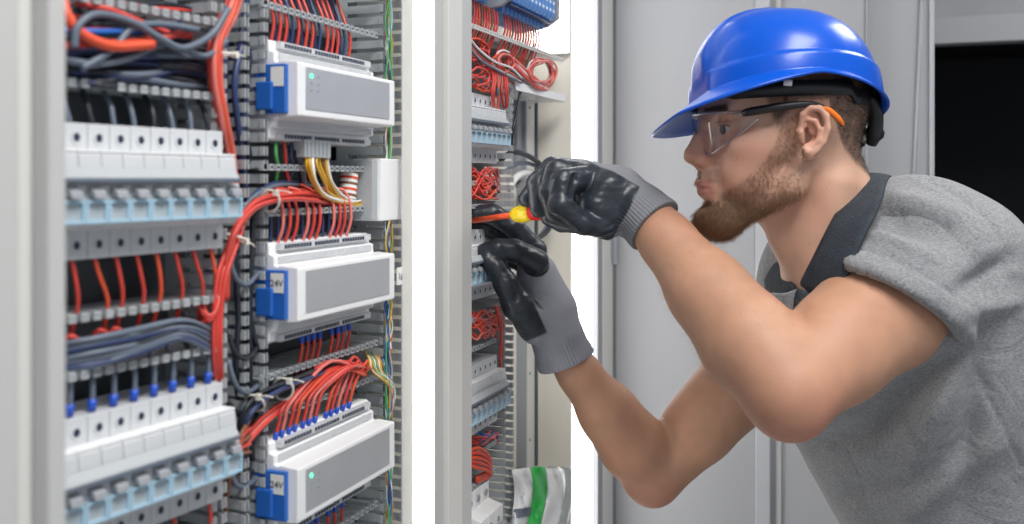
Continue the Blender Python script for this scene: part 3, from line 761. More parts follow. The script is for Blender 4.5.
# surface relief + skin colours
al = np.abs(l)
skin = np.array([.53, .285, .18]); C = np.tile(np.array([.65, .385, .275]), (len(Vh), 1))  # head base paler than the arms: light on the face put in
def blend(C, w, c): return C*(1-w[:, None])+np.array(c)*w[:, None]
n1 = vnoise(Vh, 60); n2 = vnoise(Vh, 220, 3)
C *= (.90+.20*n1)[:, None]; C = blend(C, sst(vnoise(Vh, 330, 12), .82, .95)*.25, (.30, .14, .08)); C = blend(C, sst(vnoise(Vh, 25, 9), .5, .9)*.3, (.52, .22, .15))
red = np.clip(np.exp(-((f-78)**2/600+(u+8)**2/500))*.45+np.exp(-((f-122)**2/150+(u+16)**2/160))*.6+np.exp(-((f-24)**2/250+(u-8)**2/600))*(al > 68)*.7, 0, 1)
C = blend(C, red*.6, (.62, .22, .16))
lips = sst(f, 100, 106)*(1-sst(np.abs(u+50-np.abs(l)*0.08), 6.5, 9))*(1-sst(al, 20, 26)); C = blend(C, lips*.75, (.50, .19, .17))
# dark underlay where the beard and cropped hair grow
def beardmask(f, l, u):
    al = np.abs(l)
    # cheek line: from the side burn down to the mouth corner
    line = np.interp(f, [20, 36, 45, 54, 66, 85, 98, 106, 115, 130], [30, 32, 20, -2, -22, -38, -50, -62, -67, -68])
    below = sst(line-u, -3, 9)
    front = sst(f+(u+40)*-.10, 18, 34)
    jaw = 1-sst(-u, 97+0*f, 112)                  # stop under the jaw
    neck = sst(u, np.interp(f, [0, 20, 40, 66, 90], [-50, -62, -76, -98, -112]), np.interp(f, [0, 20, 40, 66, 90], [-40, -50, -64, -86, -100]))
    m = below*front*neck
    mou = sst(f, 96, 103)*(1-sst(np.abs(u+37), 5, 9))*(1-sst(al, 26, 34))*1.0
    return np.clip(np.maximum(m, mou), 0, 1)
def hairmask(f, l, u):
    al = np.abs(l)
    low = np.interp(f, [-90, -64, -45, -26, -10, 0, 28, 42, 50, 62], [-44, -42, -30, -10, 20, 40, 40, 24, 12, 50])
    m = sst(u-low, -4, 6)*(1-sst(f-np.interp(u, [10, 40, 70, 130], [50, 57, 72, 76]), -6, 6))
    ear_ = (al > 72)*(f > -4)*(f < 44)*(u < 40); return m*(1-ear_)
bm_ = beardmask(f, l, u); hm_ = hairmask(f, l, u)
dens = np.clip(bm_*(.30+.60*sst(-u, 52, 84)*1.0), 0, 1)
C = blend(C, dens*(.55+.45*n2), (.15, .085, .05)); C = blend(C, hm_*(.60+.25*n2)*.9, (.07, .045, .035))
brow = (np.exp(-((u-(33+.06*al-.0022*(al-28)**2))**2)/9)*sst(al, 9, 14)*(1-sst(al, 44, 50))*(f > 60)); C = blend(C, np.clip(brow, 0, 1)*.8, (.10, .055, .035))
lidline = np.exp(-((u-16.8)**2)/2.6)*(f > 84)*sst(al, 19, 22)*(1-sst(al, 42, 45)); C = blend(C, lidline*.9, (.10, .05, .04))

# arms
pts = [SH1, EL1, WR1, SH2, EL2, WR2]
lo = [min(p[i] for p in pts)-.10 for i in range(3)]; hi = [max(p[i] for p in pts)+.10 for i in range(3)]
A = Field(lo, hi, .0032)
def lerp(a, b, t): return a.lerp(b, t)
def arm(S_, E_, W_, up, bend, sc=1.0):
    """up: inner-elbow side direction for the biceps; bend: elbow tip direction"""
    A.chain([S_, lerp(S_, E_, .35), lerp(S_, E_, .7), E_], [.069*sc, .063*sc, .052*sc, .043*sc], .012)
    A.cone(lerp(S_, E_, .30)+up*.010, lerp(S_, E_, .62)+up*.012, .046*sc, .040*sc, .02)
    A.chain([E_, lerp(E_, W_, .25), lerp(E_, W_, .55), lerp(E_, W_, .85), W_], [.041*sc, .048*sc, .041*sc, .030*sc, .028*sc], .012)
    A.cone(lerp(E_, W_, .10)+up*.014, lerp(E_, W_, .42)+up*.008, .034*sc, .032*sc, .02)
    A.cone(E_+bend*.016, E_+bend*.020+(W_-E_)*.05, .023*sc, .022*sc, .022)
    A.cone(E_+bend*.012, lerp(E_, W_, .5)+bend*.010, .024*sc, .024*sc, .02)
arm(SH1, EL1, WR1, (UP*.75-RC*.3).normalized(), (RC*.15-UP*.95-FC*.1).normalized())
arm(SH2, EL2, WR2, (UP*.8-RC*.1).normalized(), (-UP*.9-RC*.3).normalized(), .92)
Va, Qa = A.mesh(); del A
Ca = np.tile(skin, (len(Va), 1)); n1 = vnoise(Va, 30, 5); n3 = vnoise(Va, 90, 8); Ca *= (.86+.16*n1+.12*n3)[:, None]; Ca = blend(Ca, sst(vnoise(Va, 18, 9), .45, .9)*.30, (.50, .20, .13)); Ca = blend(Ca, sst(vnoise(Va, 330, 12), .80, .95)*.10, (.30, .14, .08))
de = np.exp(-((Va-np.array(EL1+(RC*.15-UP)*.035))**2).sum(1)/.0022); Ca = blend(Ca, de*.55, (.60, .20, .15))
de = np.exp(-((Va-np.array(EL2-UP*.04))**2).sum(1)/.0018); Ca = blend(Ca, de*.4, (.60, .24, .18))
V = np.concatenate([Vh, Va]); Q = np.concatenate([Qh, Qa+len(Vh)])
body, _ = npmesh('body', V, Q, M['skin'], per, base, 2); tone(body, np.concatenate([C, Ca]))
# eyes
for sg in (1, -1):
    ey = MB().ball(hd(87, 31*sg, 13.5), .0130, 24, 16).build('eye', M['eyew'], per, smooth=True)
    d = (FH*.93+UH*-.05+LH*(.16)).normalized(); c = hd(87, 31*sg, 13.5)+d*.0110
    MB().cyl(c, c+d*.0024, .0056, .0050, 16).build('iris', M['iris'], ey, off=base)

# hair: many short strands, rooted on the skin
def normals(V, Q):
    n = np.cross(V[Q[:, 2]]-V[Q[:, 0]], V[Q[:, 3]]-V[Q[:, 1]]); N = np.zeros_like(V)
    for i in range(4): np.add.at(N, Q[:, i], n)
    return N/np.maximum(np.linalg.norm(N, axis=1), 1e-9)[:, None]
Nh = normals(Vh, Qh)
if (Nh*(Vh-Vh.mean(0))).sum() < 0: Nh = -Nh
def strands(name, w, count, length, direction, rad, m, curl=.25, seed=1):
    g = np.random.default_rng(seed); pr = w/w.sum(); ids = g.choice(len(Vh), count, p=pr)
    root_ = Vh[ids]+g.normal(0, .0006, (count, 3)); L = length[ids]*(.65+.6*g.random(count))
    D = np.broadcast_to(direction, (len(Vh), 3))[ids]+g.normal(0, curl, (count, 3)); D /= np.linalg.norm(D, axis=1)[:, None]
    N_ = Nh[ids]; mid = root_+(N_*.45+D*.55)*(L*.5)[:, None]; tip = root_+(N_*.30+D*.85)*L[:, None]+g.normal(0, .05, (count, 3))*L[:, None]
    side = np.cross(D, N_); side /= np.maximum(np.linalg.norm(side, axis=1), 1e-6)[:, None]; s2 = np.cross(D, side)
    vs = []; 
    for c, r in ((root_-N_*.001, rad), (mid, rad*.8)):
        for k in range(3):
            a = 2*math.pi*k/3; vs.append(c+(side*math.cos(a)+s2*math.sin(a))*r)
    vs.append(tip); Vs = np.stack(vs, 1).reshape(-1, 3)
    b = (np.arange(count)*7)[:, None, None]
    q = np.array([(0, 1, 4, 3), (1, 2, 5, 4), (2, 0, 3, 5)])[None]+b; t = np.array([(3, 4, 6), (4, 5, 6), (5, 3, 6)])[None]+b
    q = q.reshape(-1, 4); t = t.reshape(-1, 3)
    me = bpy.data.meshes.new(name); me.vertices.add(len(Vs)); me.vertices.foreach_set('co', (Vs-np.array(base)).ravel())
    me.loops.add(q.size+t.size); me.loops.foreach_set('vertex_index', np.concatenate([q.ravel(), t.ravel()]).astype(np.int32))
    st = np.concatenate([np.arange(len(q))*4, q.size+np.arange(len(t))*3]).astype(np.int32)
    me.polygons.add(len(q)+len(t)); me.polygons.foreach_set('loop_start', st); me.polygons.foreach_set('use_smooth', np.ones(len(st), bool)); me.update(); me.validate()
    me.materials.append(m); o = bpy.data.objects.new(name, me); COL.objects.link(o); o.parent = per; return o
fh = np.array(FH); uh = np.array(UH); lh = np.array(LH)
side_ = np.sign(l)[:, None]*lh[None]
chin = sst(-u, 58, 84)*sst(f, 55, 90)
bl = .0045+.009*chin; wbeard = bm_*(.16+.25*sst(-u, 30, 60)+1.4*chin)
bdir = -uh[None]*(.9)+fh[None]*(.05+.65*chin[:, None])+side_*.05
strands('beard', wbeard, 19000, bl, bdir-fh[None]*(.35*(1-chin))[:, None], .00022, M['beard'], .26, 2)
vis = (u > -45)*(u < 70)*1.0
strands('cropped_hair', hm_*vis, 9000, .0035+.004*sst(u, 10, 50), -uh[None]*.7-fh[None]*.5, .00013, M['hair'], .25, 3)
strands('eyebrow', np.clip(brow-.15, 0, 1)*1.0, 1300, np.full(len(Vh), .0065), side_*.8+uh[None]*.25-fh[None]*.2, .00013, M['brow'], .15, 4)

Na = normals(Va, Qa)
if (Na*(Va-np.array(EL1))).sum() < 0: Na = -Na
fl_ = np.array((WR1-EL1).normalized())
wa = sst((Va-np.array(EL1))@fl_, .0, .06)*(1-sst((Va-np.array(WR1))@fl_, -.02, .0))*(np.linalg.norm(np.cross(Va-np.array(EL1), fl_), axis=1) < .075)
_h, _n = Vh, Nh; Vh, Nh = Va, Na
strands('forearm_hair', wa, 2600, np.full(len(Va), .009), fl_[None]*.6-np.array(UP)[None]*.5, .00007, M['beard'], .3, 6)
Vh, Nh = _h, _n
# ------------------------------------------------------------------ shirt
pts = [SH1, SH2, PEL, P(760, 300, 1.25), NB]
lo = [min(p[i] for p in pts)-.26 for i in range(3)]; hi = [max(p[i] for p in pts)+.26 for i in range(3)]
lo[2] = PEL.z-.10
T = Field(lo, hi, .0033)
SHL = (SH1-SH2).normalized()                     # across the shoulders
spine = (NB-PEL).normalized()
fr_ = SHL.cross(spine); fr_ = fr_ if fr_.dot(-RC) > 0 else -fr_; fr_.normalize()
tx = (SHL, fr_, SHL.cross(fr_).normalized())
CH = (SH1+SH2)*.5
mid = (CH+PEL)*.5
C1 = lerp(NB, PEL, .30)
T.ell(C1+fr_*.0, (.190, .135, .20), tx, .03)
T.ell(lerp(NB, PEL, .62)+fr_*.015, (.165, .118, .22), tx, .05)
T.ell(PEL+UP*.02, (.175, .125, .16), tx, .06)
T.cone(lerp(CH, SH1, .30)+UP*.01, SH1, .085, .078, .05); T.cone(lerp(CH, SH2, .35)-UP*.01, SH2, .076, .070, .04); T.cone(SH1+RC*.02, SH1+RC*.075-UP*.05+FC*.03, .080, .095, .05)
T.cone(NB-UP*.02, lerp(NB, SH1, .75)+UP*.035, .062, .050, .04); T.cone(NB-UP*.04, lerp(NB, SH2, .6)+UP*.0, .060, .046, .03)
d1 = (EL1-SH1).normalized(); d2 = (EL2-SH2).normalized()
H1 = P(880, 300, 1.045)                          # hem centre of the near sleeve
hem1 = SH1+d1*((H1-SH1).dot(d1))
def sleeve(S_, hp, dd, prof, hole, plane_p, plane_n, root_, left=None):
    lo = [min(S_[i], hp[i], root_[i])-.15 for i in range(3)]; hi = [max(S_[i], hp[i], root_[i])+.15 for i in range(3)]
    G = Field(lo, hi, .0032)
    G.cone(root_, S_, prof[0]*.93, prof[0], .02); G.chain([S_, lerp(S_, hp, .5), hp, hp+dd*.09], prof, .02)
    G.half(plane_p, plane_n, .0015)
    if left is not None: G.half(left[0], left[1], .004)
    G.cone(S_+dd*.03, hp+dd*.16, hole[0], hole[1], .003, True)
    return G.mesh()
_r1 = P(848, 274, 1.04)-CAM; _r2 = P(966, 350, 1.04)-CAM
NL = (P(845, 272, 1)-CAM).cross(P(868, 212, 1)-CAM).normalized(); NL = NL if NL.dot(-RC) > 0 else -NL
N0 = _r1.cross(_r2).normalized(); N0 = N0 if N0.dot(-UP) > 0 else -N0
hp1n = (N0-FC*.30).normalized(); hp1 = P(907, 318, 1.04)
Vs1, Qs1 = sleeve(SH1, hem1+RC*.006-UP*.004, d1, [.080, .0780, .0765, .0775], (.0675, .0735), hp1, hp1n, lerp(CH, SH1, .6), (P(845, 268, 1.0), NL))
hem2 = SH2+d2*.10
Vs2, Qs2 = sleeve(SH2, hem2, d2, [.074, .072, .071, .070], (.058, .066), hem2, d2, lerp(CH, SH2, .6))
# neck opening
T.cone(hd(-40, 0, -110), hd(-62, 0, -158), .060, .064, .004, True)
T.cone(hd(-10, 0, -130), hd(5, 0, -190), .040, .030, .004, True)
T.half(PEL-UP*.05, (0, 0, -1))
Vt, Qt = T.mesh(); del T
nt_ = len(Vt); Qt = np.concatenate([Qt, Qs1+nt_, Qs2+nt_+len(Vs1)]); Vt = np.concatenate([Vt, Vs1, Vs2]); isl = np.arange(len(Vt)) >= nt_
# cloth folds pushed along the normals
N = normals(Vt, Qt)
ctr = Vt.mean(0)
if (N*(Vt-ctr)).sum() < 0: N = -N
def ridge(V, a, b, w, amp):
    V = camv(V); a = camv(np.array([a]))[0]; b = camv(np.array([b]))[0]; d = b-a; t = np.clip(((V-a)@d)/(d@d), 0, 1); q = np.linalg.norm(V-a-t[:, None]*d, axis=1)
    return face_*amp*1.7*np.exp(-(q/w)**2)*np.sin(np.clip(t*.9+.05, 0, 1)*math.pi)**.5
disp = (vnoise(Vt, 11, 1)-.5)*.012+(vnoise(Vt, 24, 2)-.5)*.004
camv = lambda V: np.stack([(V-np.array(CAM))@np.array(RC), (V-np.array(CAM))@np.array(UP)], 1)/((V-np.array(CAM))@np.array(FC))[:, None]
face_ = sst(-(N@np.array(FC)), .05, .35)
for a, b, w_, am in (
    (P(950, 340, 1.0), P(800, 400, 1.02), .016, .010), (P(955, 350, 1.0), P(850, 450, 1.02), .014, -.009), (P(965, 345, 1.0), P(905, 480, 1.02), .015, .009),
    (P(985, 330, 1.02), P(960, 500, 1.04), .014, -.008), (P(780, 440, 1.05), P(860, 380, 1.02), .012, .007), (P(770, 455, 1.06), P(900, 420, 1.02), .012, -.007),
    (P(890, 195, 1.06), P(960, 215, 1.04), .010, .006), (P(870, 215, 1.04), P(950, 235, 1.0), .010, -.006), (P(870, 235, 1.0), P(930, 260, .99), .008, .005),
    (P(960, 290, 1.0), P(1010, 260, 1.03), .010, -.008), (P(965, 310, 1.0), P(1020, 300, 1.03), .010, .007), (P(900, 520, 1.04), P(1000, 440, 1.04), .014, .007), (P(820, 500, 1.05), P(930, 470, 1.02), .012, -.006)):
    disp += ridge(Vt, a, b, w_, am)
# sewn lines
def groove(V, pl, w=.0025, amp=-.003):
    r = 0
    for i in range(len(pl)-1):
        a = np.array(pl[i]); b = np.array(pl[i+1]); d = b-a; t = np.clip(((V-a)@d)/(d@d), 0, 1); q = np.linalg.norm((V-a-t[:, None]*d), axis=1); r = np.minimum(r, amp*np.exp(-(q/w)**2))
    return r
axv = (Vt-np.array(hp1))@np.array(hp1n); a1 = (Vt-np.array(hem1))@np.array(d1); rr = np.linalg.norm(Vt-np.array(hem1)-a1[:, None]*np.array(d1), axis=1)
disp -= .0030*np.exp(-((axv+.021)/.0022)**2)*isl*(rr < .11)
disp += .0012*((axv > -.021) & isl & (rr < .11))
def seam(pl, w_=.0026, amp=.0032):
    V = camv(Vt); r = np.zeros(len(V))
    for i in range(len(pl)-1):
        a = np.array([(pl[i][0]-512)/F, (HOR-pl[i][1])/F]); b = np.array([(pl[i+1][0]-512)/F, (HOR-pl[i+1][1])/F]); d = b-a
        t = np.clip(((V-a)@d)/(d@d), 0, 1); r = np.maximum(r, np.exp(-(np.linalg.norm(V-a-t[:, None]*d, axis=1)/w_)**2))
    return r*amp*face_
disp -= seam([(928, 176), (958, 190), (985, 214), (1003, 245), (1012, 285), (1008, 320)]); disp -= seam([(966, 340), (985, 385), (1007, 435), (1024, 470)])
Vt2 = Vt+N*disp[:, None]
shirt, _ = npmesh('shirt', Vt2, Qt, M['shirt'], per, base, 1)

# collar: dark woven collar and placket
def ribbon(name, rows, m, th=.003, sub=2):
    b = MB().grid(rows); o = b.build(name, m, per, smooth=True, solid=th); md = o.modifiers.new('u', 'SUBSURF'); md.levels = sub; md.render_levels = sub; o.modifiers.move(1, 0); return o
# around the neck: inner (top) edge, fold and outer edge; near side in front -> nape -> far side
inner = [P(798, 286, 1.075), P(812, 262, 1.045), P(826, 232, 1.05), P(843, 202, 1.075), P(860, 176, 1.115), P(868, 172, 1.165), P(858, 185, 1.215), P(820, 215, 1.235), P(783, 247, 1.225), P(772, 254, 1.195), P(786, 268, 1.15), P(796, 288, 1.09)]
outer = [P(812, 300, 1.045), P(843, 290, 1.005), P(860, 245, 1.005), P(880, 214, 1.030), P(884, 186, 1.085), P(894, 184, 1.165), P(884, 195, 1.25), P(840, 225, 1.28), P(785, 250, 1.275), P(764, 265, 1.22), P(765, 300, 1.18), P(786, 308, 1.12)]
midr = [(a+b)*.5+UP*.007-(FC*.004) for a, b in zip(inner, outer)]
outer = [o_+UP*(.010 if 1 < i_ < 8 else 0)-FC*(.006 if 0 < i_ < 5 else 0) for i_, o_ in enumerate(outer)]
ribbon('collar', [inner, midr, outer], M['denim'], .0035)
plk = [[P(797, 283, 1.06), P(815, 300, 1.035), P(838, 292, 1.02)], [P(795, 300, 1.055), P(812, 318, 1.03), P(838, 315, 1.02)], [P(790, 330, 1.05), P(805, 345, 1.035), P(838, 345, 1.03)]]
ribbon('placket', plk, M['denim'])
plk = [[P(800, 285, 1.08), P(785, 296, 1.09), P(770, 290, 1.13)], [P(800, 300, 1.08), P(785, 306, 1.09), P(765, 305, 1.13)], [P(795, 330, 1.08), P(785, 330, 1.09), P(765, 330, 1.12)]]
ribbon('undershirt', plk, M['shirt'])

# trousers and boots (below the picture)
lo = [PEL[0]-.4, PEL[1]-.4, 0]; hi = [PEL[0]+.4, PEL[1]+.4, 1.2]
G = Field(lo, hi, .010)
G.ell(PEL-UP*.02, (.165, .12, .15), tx, .03)
feet = []
for sg in (1, -1):
    hip = PEL+SHL*.09*sg-UP*.05; kn = Vector((hip.x, hip.y, .50))+fr_*.05+SHL*.03*sg; an = Vector((hip.x, hip.y, .10))+SHL*.05*sg-fr_*.02
    feet.append(an); G.chain([hip, kn, an], [.098, .070, .058], .03)
Vg, Qg = G.mesh(); npmesh('trousers', Vg, Qg, M['trousers'], per, base, 1)
fd = Vector((fr_.x, fr_.y, 0)).normalized()
for an in feet:
    G = Field([an.x-.3, an.y-.3, 0], [an.x+.3, an.y+.3, .25], .007)
    G.cone(an+UP*.02, Vector((an.x, an.y, .05)), .055, .05, .02); G.cone(Vector((an.x, an.y, .045))-fd*.03, Vector((an.x, an.y, .042))+fd*.17, .045, .042, .03); G.half((0, 0, .004), (0, 0, -1))
    Vg, Qg = G.mesh(); npmesh('boot', Vg, Qg, M['boot'], per, base, 1)

# ------------------------------------------------------------------ gloves
def glove(name, cones, cuff, subs, grey, black, knit_fn, h=.0011):
    allp = [p for c in cones for p in c[0]]+[cuff[0], cuff[1]]
    lo = [min(p[i] for p in allp)-.05 for i in range(3)]; hi = [max(p[i] for p in allp)+.05 for i in range(3)]
    G = Field(lo, hi, h)
    for pl, rs, k in cones: G.chain(pl, rs, k)
    c0, c1, r0, r1 = cuff
    G.cone(c0, c1, r0, r1, .006)
    cd_ = (c1-c0).normalized()
    G.cone(c1, c1+cd_*.004, r1+.0012, r1+.0012, .002)
    G.half(c1+cd_*.002, cd_, .001, (np.array(c1)-.07, np.array(c1)+.07))
    for pl, r, k in subs: G.chain(pl, r, k, True)
    V, Q = G.mesh(); del G
    N = normals(V, Q)
    if (N*(V-V.mean(0))).sum() < 0: N = -N
    kn = knit_fn(V)
    t = (V-np.array(c0))@np.array(cd_)
    # ribs along the cuff, wrinkles on the coated part
    ax = np.array(cd_); s1 = np.cross(ax, [0, 0, 1.]); s1 /= np.linalg.norm(s1); s2 = np.cross(ax, s1); dd = V-np.array(c0); an = np.arctan2(dd@s1, dd@s2)
    L = (c1-c0).length
    rib = np.sin(an*52)*.0007*sst(t, -.004, .004)
    wr = ((vnoise(V, 55, 4)-.5)*.0020+(vnoise(V*np.array([1,1,2.2]), 120, 5)-.5)*.0008)*(1-kn)
    V = V+N*(rib+wr)[:, None]
    o, V2 = npmesh(name, V, Q, M['glove'], per, base, 2)
    C = np.tile(np.array([.020, .026, .036]), (len(V), 1)); C = blend(C, kn, grey); tone(o, C)
    a = o.data.attributes.new('knit', 'FLOAT', 'POINT'); a.data.foreach_set('value', kn.astype(np.float32))
    return o
def dcone(V, a, b, ra, rb):
    a = np.array(a); b = np.array(b); d = b-a; t = np.clip(((V-a)@d)/(d@d), 0, 1); return np.linalg.norm(V-a-t[:, None]*d, axis=1)-(ra+(rb-ra)*t)
def dchain(V, pl, rs): return np.min([dcone(V, pl[i], pl[i+1], rs[i], rs[i+1]) for i in range(len(pl)-1)], axis=0)
# left hand, palm to the viewer, thumb below, round the screwdriver
w0 = P(644, 213, 1.122)
pinky = [P(588, 180, 1.125), P(563, 181, 1.098), P(560, 205, 1.088), P(584, 224, 1.092), P(606, 230, 1.105)]
ring = [P(584, 176, 1.15), P(556, 171, 1.150), P(549, 192, 1.142), P(556, 213, 1.142), P(575, 222, 1.145)]
middle = [P(580, 173, 1.165), P(553, 169, 1.180), P(538, 184, 1.172), P(539, 208, 1.158)]
index = [P(578, 178, 1.19), P(552, 184, 1.205), P(534, 191, 1.208), P(526, 199, 1.206)]
thumb = [P(612, 222, 1.150), P(586, 223, 1.172), P(562, 221, 1.185), P(550, 217, 1.186)]
cones = [([w0, P(615, 196, 1.135), P(590, 182, 1.135)], [.029, .034, .024], .008), ([P(625, 214, 1.125), P(600, 214, 1.115)], [.024, .022], .010), ([P(620, 200, 1.14), P(585, 176, 1.165)], [.026, .019], .010),
         ([P(606, 190, 1.118), P(596, 205, 1.112)], [.022, .019], .008), ([P(605, 200, 1.15), P(585, 190, 1.185)], [.024, .016], .01), ([P(582, 196, 1.135), P(584, 206, 1.150)], [.013, .014], .004),
         (pinky, [.0160, .0140, .0130, .012, .0110], .004), (ring, [.0165, .0140, .0125, .0118, .0105], .004), (middle, [.0165, .0145, .0130, .0118], .003), (index, [.013, .0120, .0112, .0100], .0025), (thumb, [.018, .014, .0125, .0112], .004)]
subs = [([P(590, 168, 1.085), P(578, 188, 1.085), P(580, 200, 1.088)], .0045, .006), ([P(602, 172, 1.085), P(594, 186, 1.082), P(586, 190, 1.082)], .0035, .006), ([P(578, 205, 1.078), P(598, 218, 1.080), P(612, 222, 1.085)], .0035, .006),
        ([P(575, 178, 1.092), P(572, 196, 1.082)], .004, .005), ([P(612, 186, 1.088), P(604, 196, 1.084)], .003, .006)]
gn = (-UP*.0+UP*.85+RC*.35+FC*.25).normalized()
def knit1(V):
    # the knitted back shows above the palm; the coated palm faces the viewer
    d = (V-np.array(P(612, 200, 1.13)))
    cu = np.clip(sst((V-np.array(P(627, 207, 1.12)))@np.array((RC*.85-UP*.45).normalized()), -.001, .001), 0, 1)
    back = sst(d@np.array((UP*.80+RC*.50+FC*.22).normalized()), .0205, .0218)
    x = (V-np.array(P(560, 180, 1.13)))@np.array(RC)
    edge = sst(-dchain(V, pinky, [.0135, .0128, .0125, .012, .0105])*0+((V-np.array(pinky[1]))@np.array(-RC*.9+UP*.3)), .0085, .0095)*(dchain(V, pinky, [.0135, .0128, .0125, .012, .0105]) < .002)
    return np.clip(np.maximum(np.maximum(cu, back*sst(x, -.010, .010)), edge*.8), 0, 1)
glove('glove', cones, (P(640, 212, 1.12), P(654, 225, 1.108), .0325, .0335), subs, (.20, .205, .225), None, knit1)
# right hand, seen from its back and thumb side
w0 = P(562, 350, 1.32)
thumb2 = [P(536, 328, 1.295), P(518, 306, 1.27), P(505, 283, 1.262), P(496, 268, 1.262), P(487, 260, 1.262)]
index2 = [P(536, 262, 1.290), P(514, 250, 1.272), P(497, 249, 1.268), P(485, 252, 1.268)]
mid2 = [P(534, 250, 1.315), P(512, 226, 1.305), P(492, 214, 1.300), P(476, 214, 1.298)]
ring2 = [P(532, 256, 1.335), P(508, 238, 1.335), P(488, 228, 1.33), P(474, 226, 1.325)]
pink2 = [P(536, 270, 1.345), P(512, 258, 1.35), P(495, 250, 1.345), P(482, 244, 1.34)]
cones = [([w0, P(550, 310, 1.32), P(537, 274, 1.315)], [.032, .034, .027], .008), ([P(556, 335, 1.31), P(538, 318, 1.30)], [.028, .024], .012), ([P(545, 300, 1.33), P(533, 264, 1.335)], [.028, .020], .01),
         (thumb2, [.022, .019, .0150, .0125, .0105], .006), (index2, [.0170, .0145, .0130, .0115], .004), (mid2, [.0165, .0140, .0130, .0112], .003), (ring2, [.015, .0135, .0122, .0105], .003), (pink2, [.014, .012, .011, .0095], .003)]
subs = [([P(530, 275, 1.252), P(519, 285, 1.25), P(516, 298, 1.248)], .0035, .006), ([P(524, 256, 1.255), P(520, 266, 1.252)], .0028, .005), ([P(508, 254, 1.250), P(503, 262, 1.25)], .0025, .004)]
def knit2(V):
    t = np.minimum(dchain(V, thumb2[:4], [.0225, .0195, .0155, .0130])-.0025, dchain(V, thumb2[3:], [.0130, .0115])-.005); o = -.0025+ np.minimum(np.minimum(dchain(V, index2, [.0170, .0145, .0130, .0115]), dchain(V, mid2, [.0165, .0140, .0130, .0112])), np.minimum(dchain(V, ring2, [.015, .0135, .0122, .0105]), dchain(V, pink2, [.014, .012, .011, .0095])))
    low = sst((V-np.array(P(530, 338, 1.30)))@np.array((RC*.4-UP*.9).normalized()), -.003, .001)      # past the thumb pad: knitted
    strip = dcone(V, P(556, 330, 1.28), P(533, 292, 1.262), .012, .0045)
    blk = sst(-np.minimum(t, o), -.0008, .0008)
    return np.clip(np.maximum(np.maximum(1-blk, low), sst(-strip, -.001, .001)), 0, 1)
glove('glove', cones, (P(557, 338, 1.32), P(566, 360, 1.322), .0345, .0375), subs, (.27, .275, .32), None, knit2)

# ------------------------------------------------------------------ hard hat
HT = math.radians(5.0); HR = math.radians(10.5)
hF = FH*math.cos(HT)+UH*math.sin(HT); hU = -FH*math.sin(HT)+UH*math.cos(HT); hO = hd(15, 0, 42)
LHh = LH*math.cos(HR)+hU*math.sin(HR); hU = hU*math.cos(HR)-LH*math.sin(HR)
hat = root('hard_hat', tuple(hO), 'glossy blue hard hat with short brim on the bearded worker', 'hard hat')
def hp(f_, l_, u_): return hO+(hF*f_+LHh*l_+hU*u_)*.001
ns = 120
def ringpt(phi, t):
    """t 0 at the rim ... 1 at the crown"""
    c, s_ = math.cos(phi), math.sin(phi)
    a = 104 if c > 0 else 99; b = 99
    pw = 2.0+.35*max(0, c)
    cf = max(0, c)**2; rho = (1-t**(2.35+.5*cf))**(1/(2.15+.55*cf))
    step = 1+.030*(1-sst(np.array([t]), .20+.12*max(0, -c)-.0, .235+.12*max(0, -c))[0])
    x, y = a*rho*c*step, b*rho*s_*step
    z = 101*t
    # rim is raised over the ears
    z += (1-t)*(9*abs(s_)**2.2-5*max(0, c)-6*max(0, -c))
    # flattened brow panel and raised centre ridge
    if c > 0: x = min(x, 98+2*(1-t)) if t < .55 else x
    rg = 1-sst(np.array([abs(y)]), 20, 27)[0]; rg *= sst(np.array([t if c > 0 else t+.0]), .12, .22)[0]
    z += 3.2*rg*(t**.5); x += 2.2*rg*c*(1-t)
    return x, y, z
rows = []
for t in list(np.linspace(0, .5, 26))+list(np.linspace(.53, .9, 14))+[.93, .955, .975, .988, .996, .9995]:
    rows.append([hp(*ringpt(2*math.pi*i/ns, float(t))) for i in range(ns)])
brim = []
for q in (1.0, .8, .6, .4, .22, .1):
    r = []
    for i in range(ns):
        phi = 2*math.pi*i/ns; c, s_ = math.cos(phi), math.sin(phi); x, y, z = ringpt(phi, 0)
        pk = max(0, (c-.05)/.95)**1.15; wdt = 6+40*pk; L_ = math.hypot(x/104, y/99)
        nx, ny = c, s_
        dz = -(3+3*q+27*pk*q**.9)
        if pk: ny *= .95
        r.append(hp(x+nx*wdt*q, y+ny*wdt*q*(1 if c < .2 else .9), z-5*q-29*pk*q))
    brim.append(r)
shell = MB().grid(brim+rows, closed=True).build('shell', M['helmet'], hat, smooth=True, solid=.0026)
band = []
for zz in (0, 8, 16):
    band.append([hO+(FH*((93 if math.cos(a) > 0 else 93)*math.cos(a)+2)+LH*79*math.sin(a)+UH*(zz+2+(-10 if math.cos(a) < -.5 else 0)))*.001 for a in [2*math.pi*i/60 for i in range(60)]])
MB().grid(band, closed=True).build('headband', M['strap'], hat, smooth=True, solid=.002)  # real band; its black front also stands in for shade under the brim
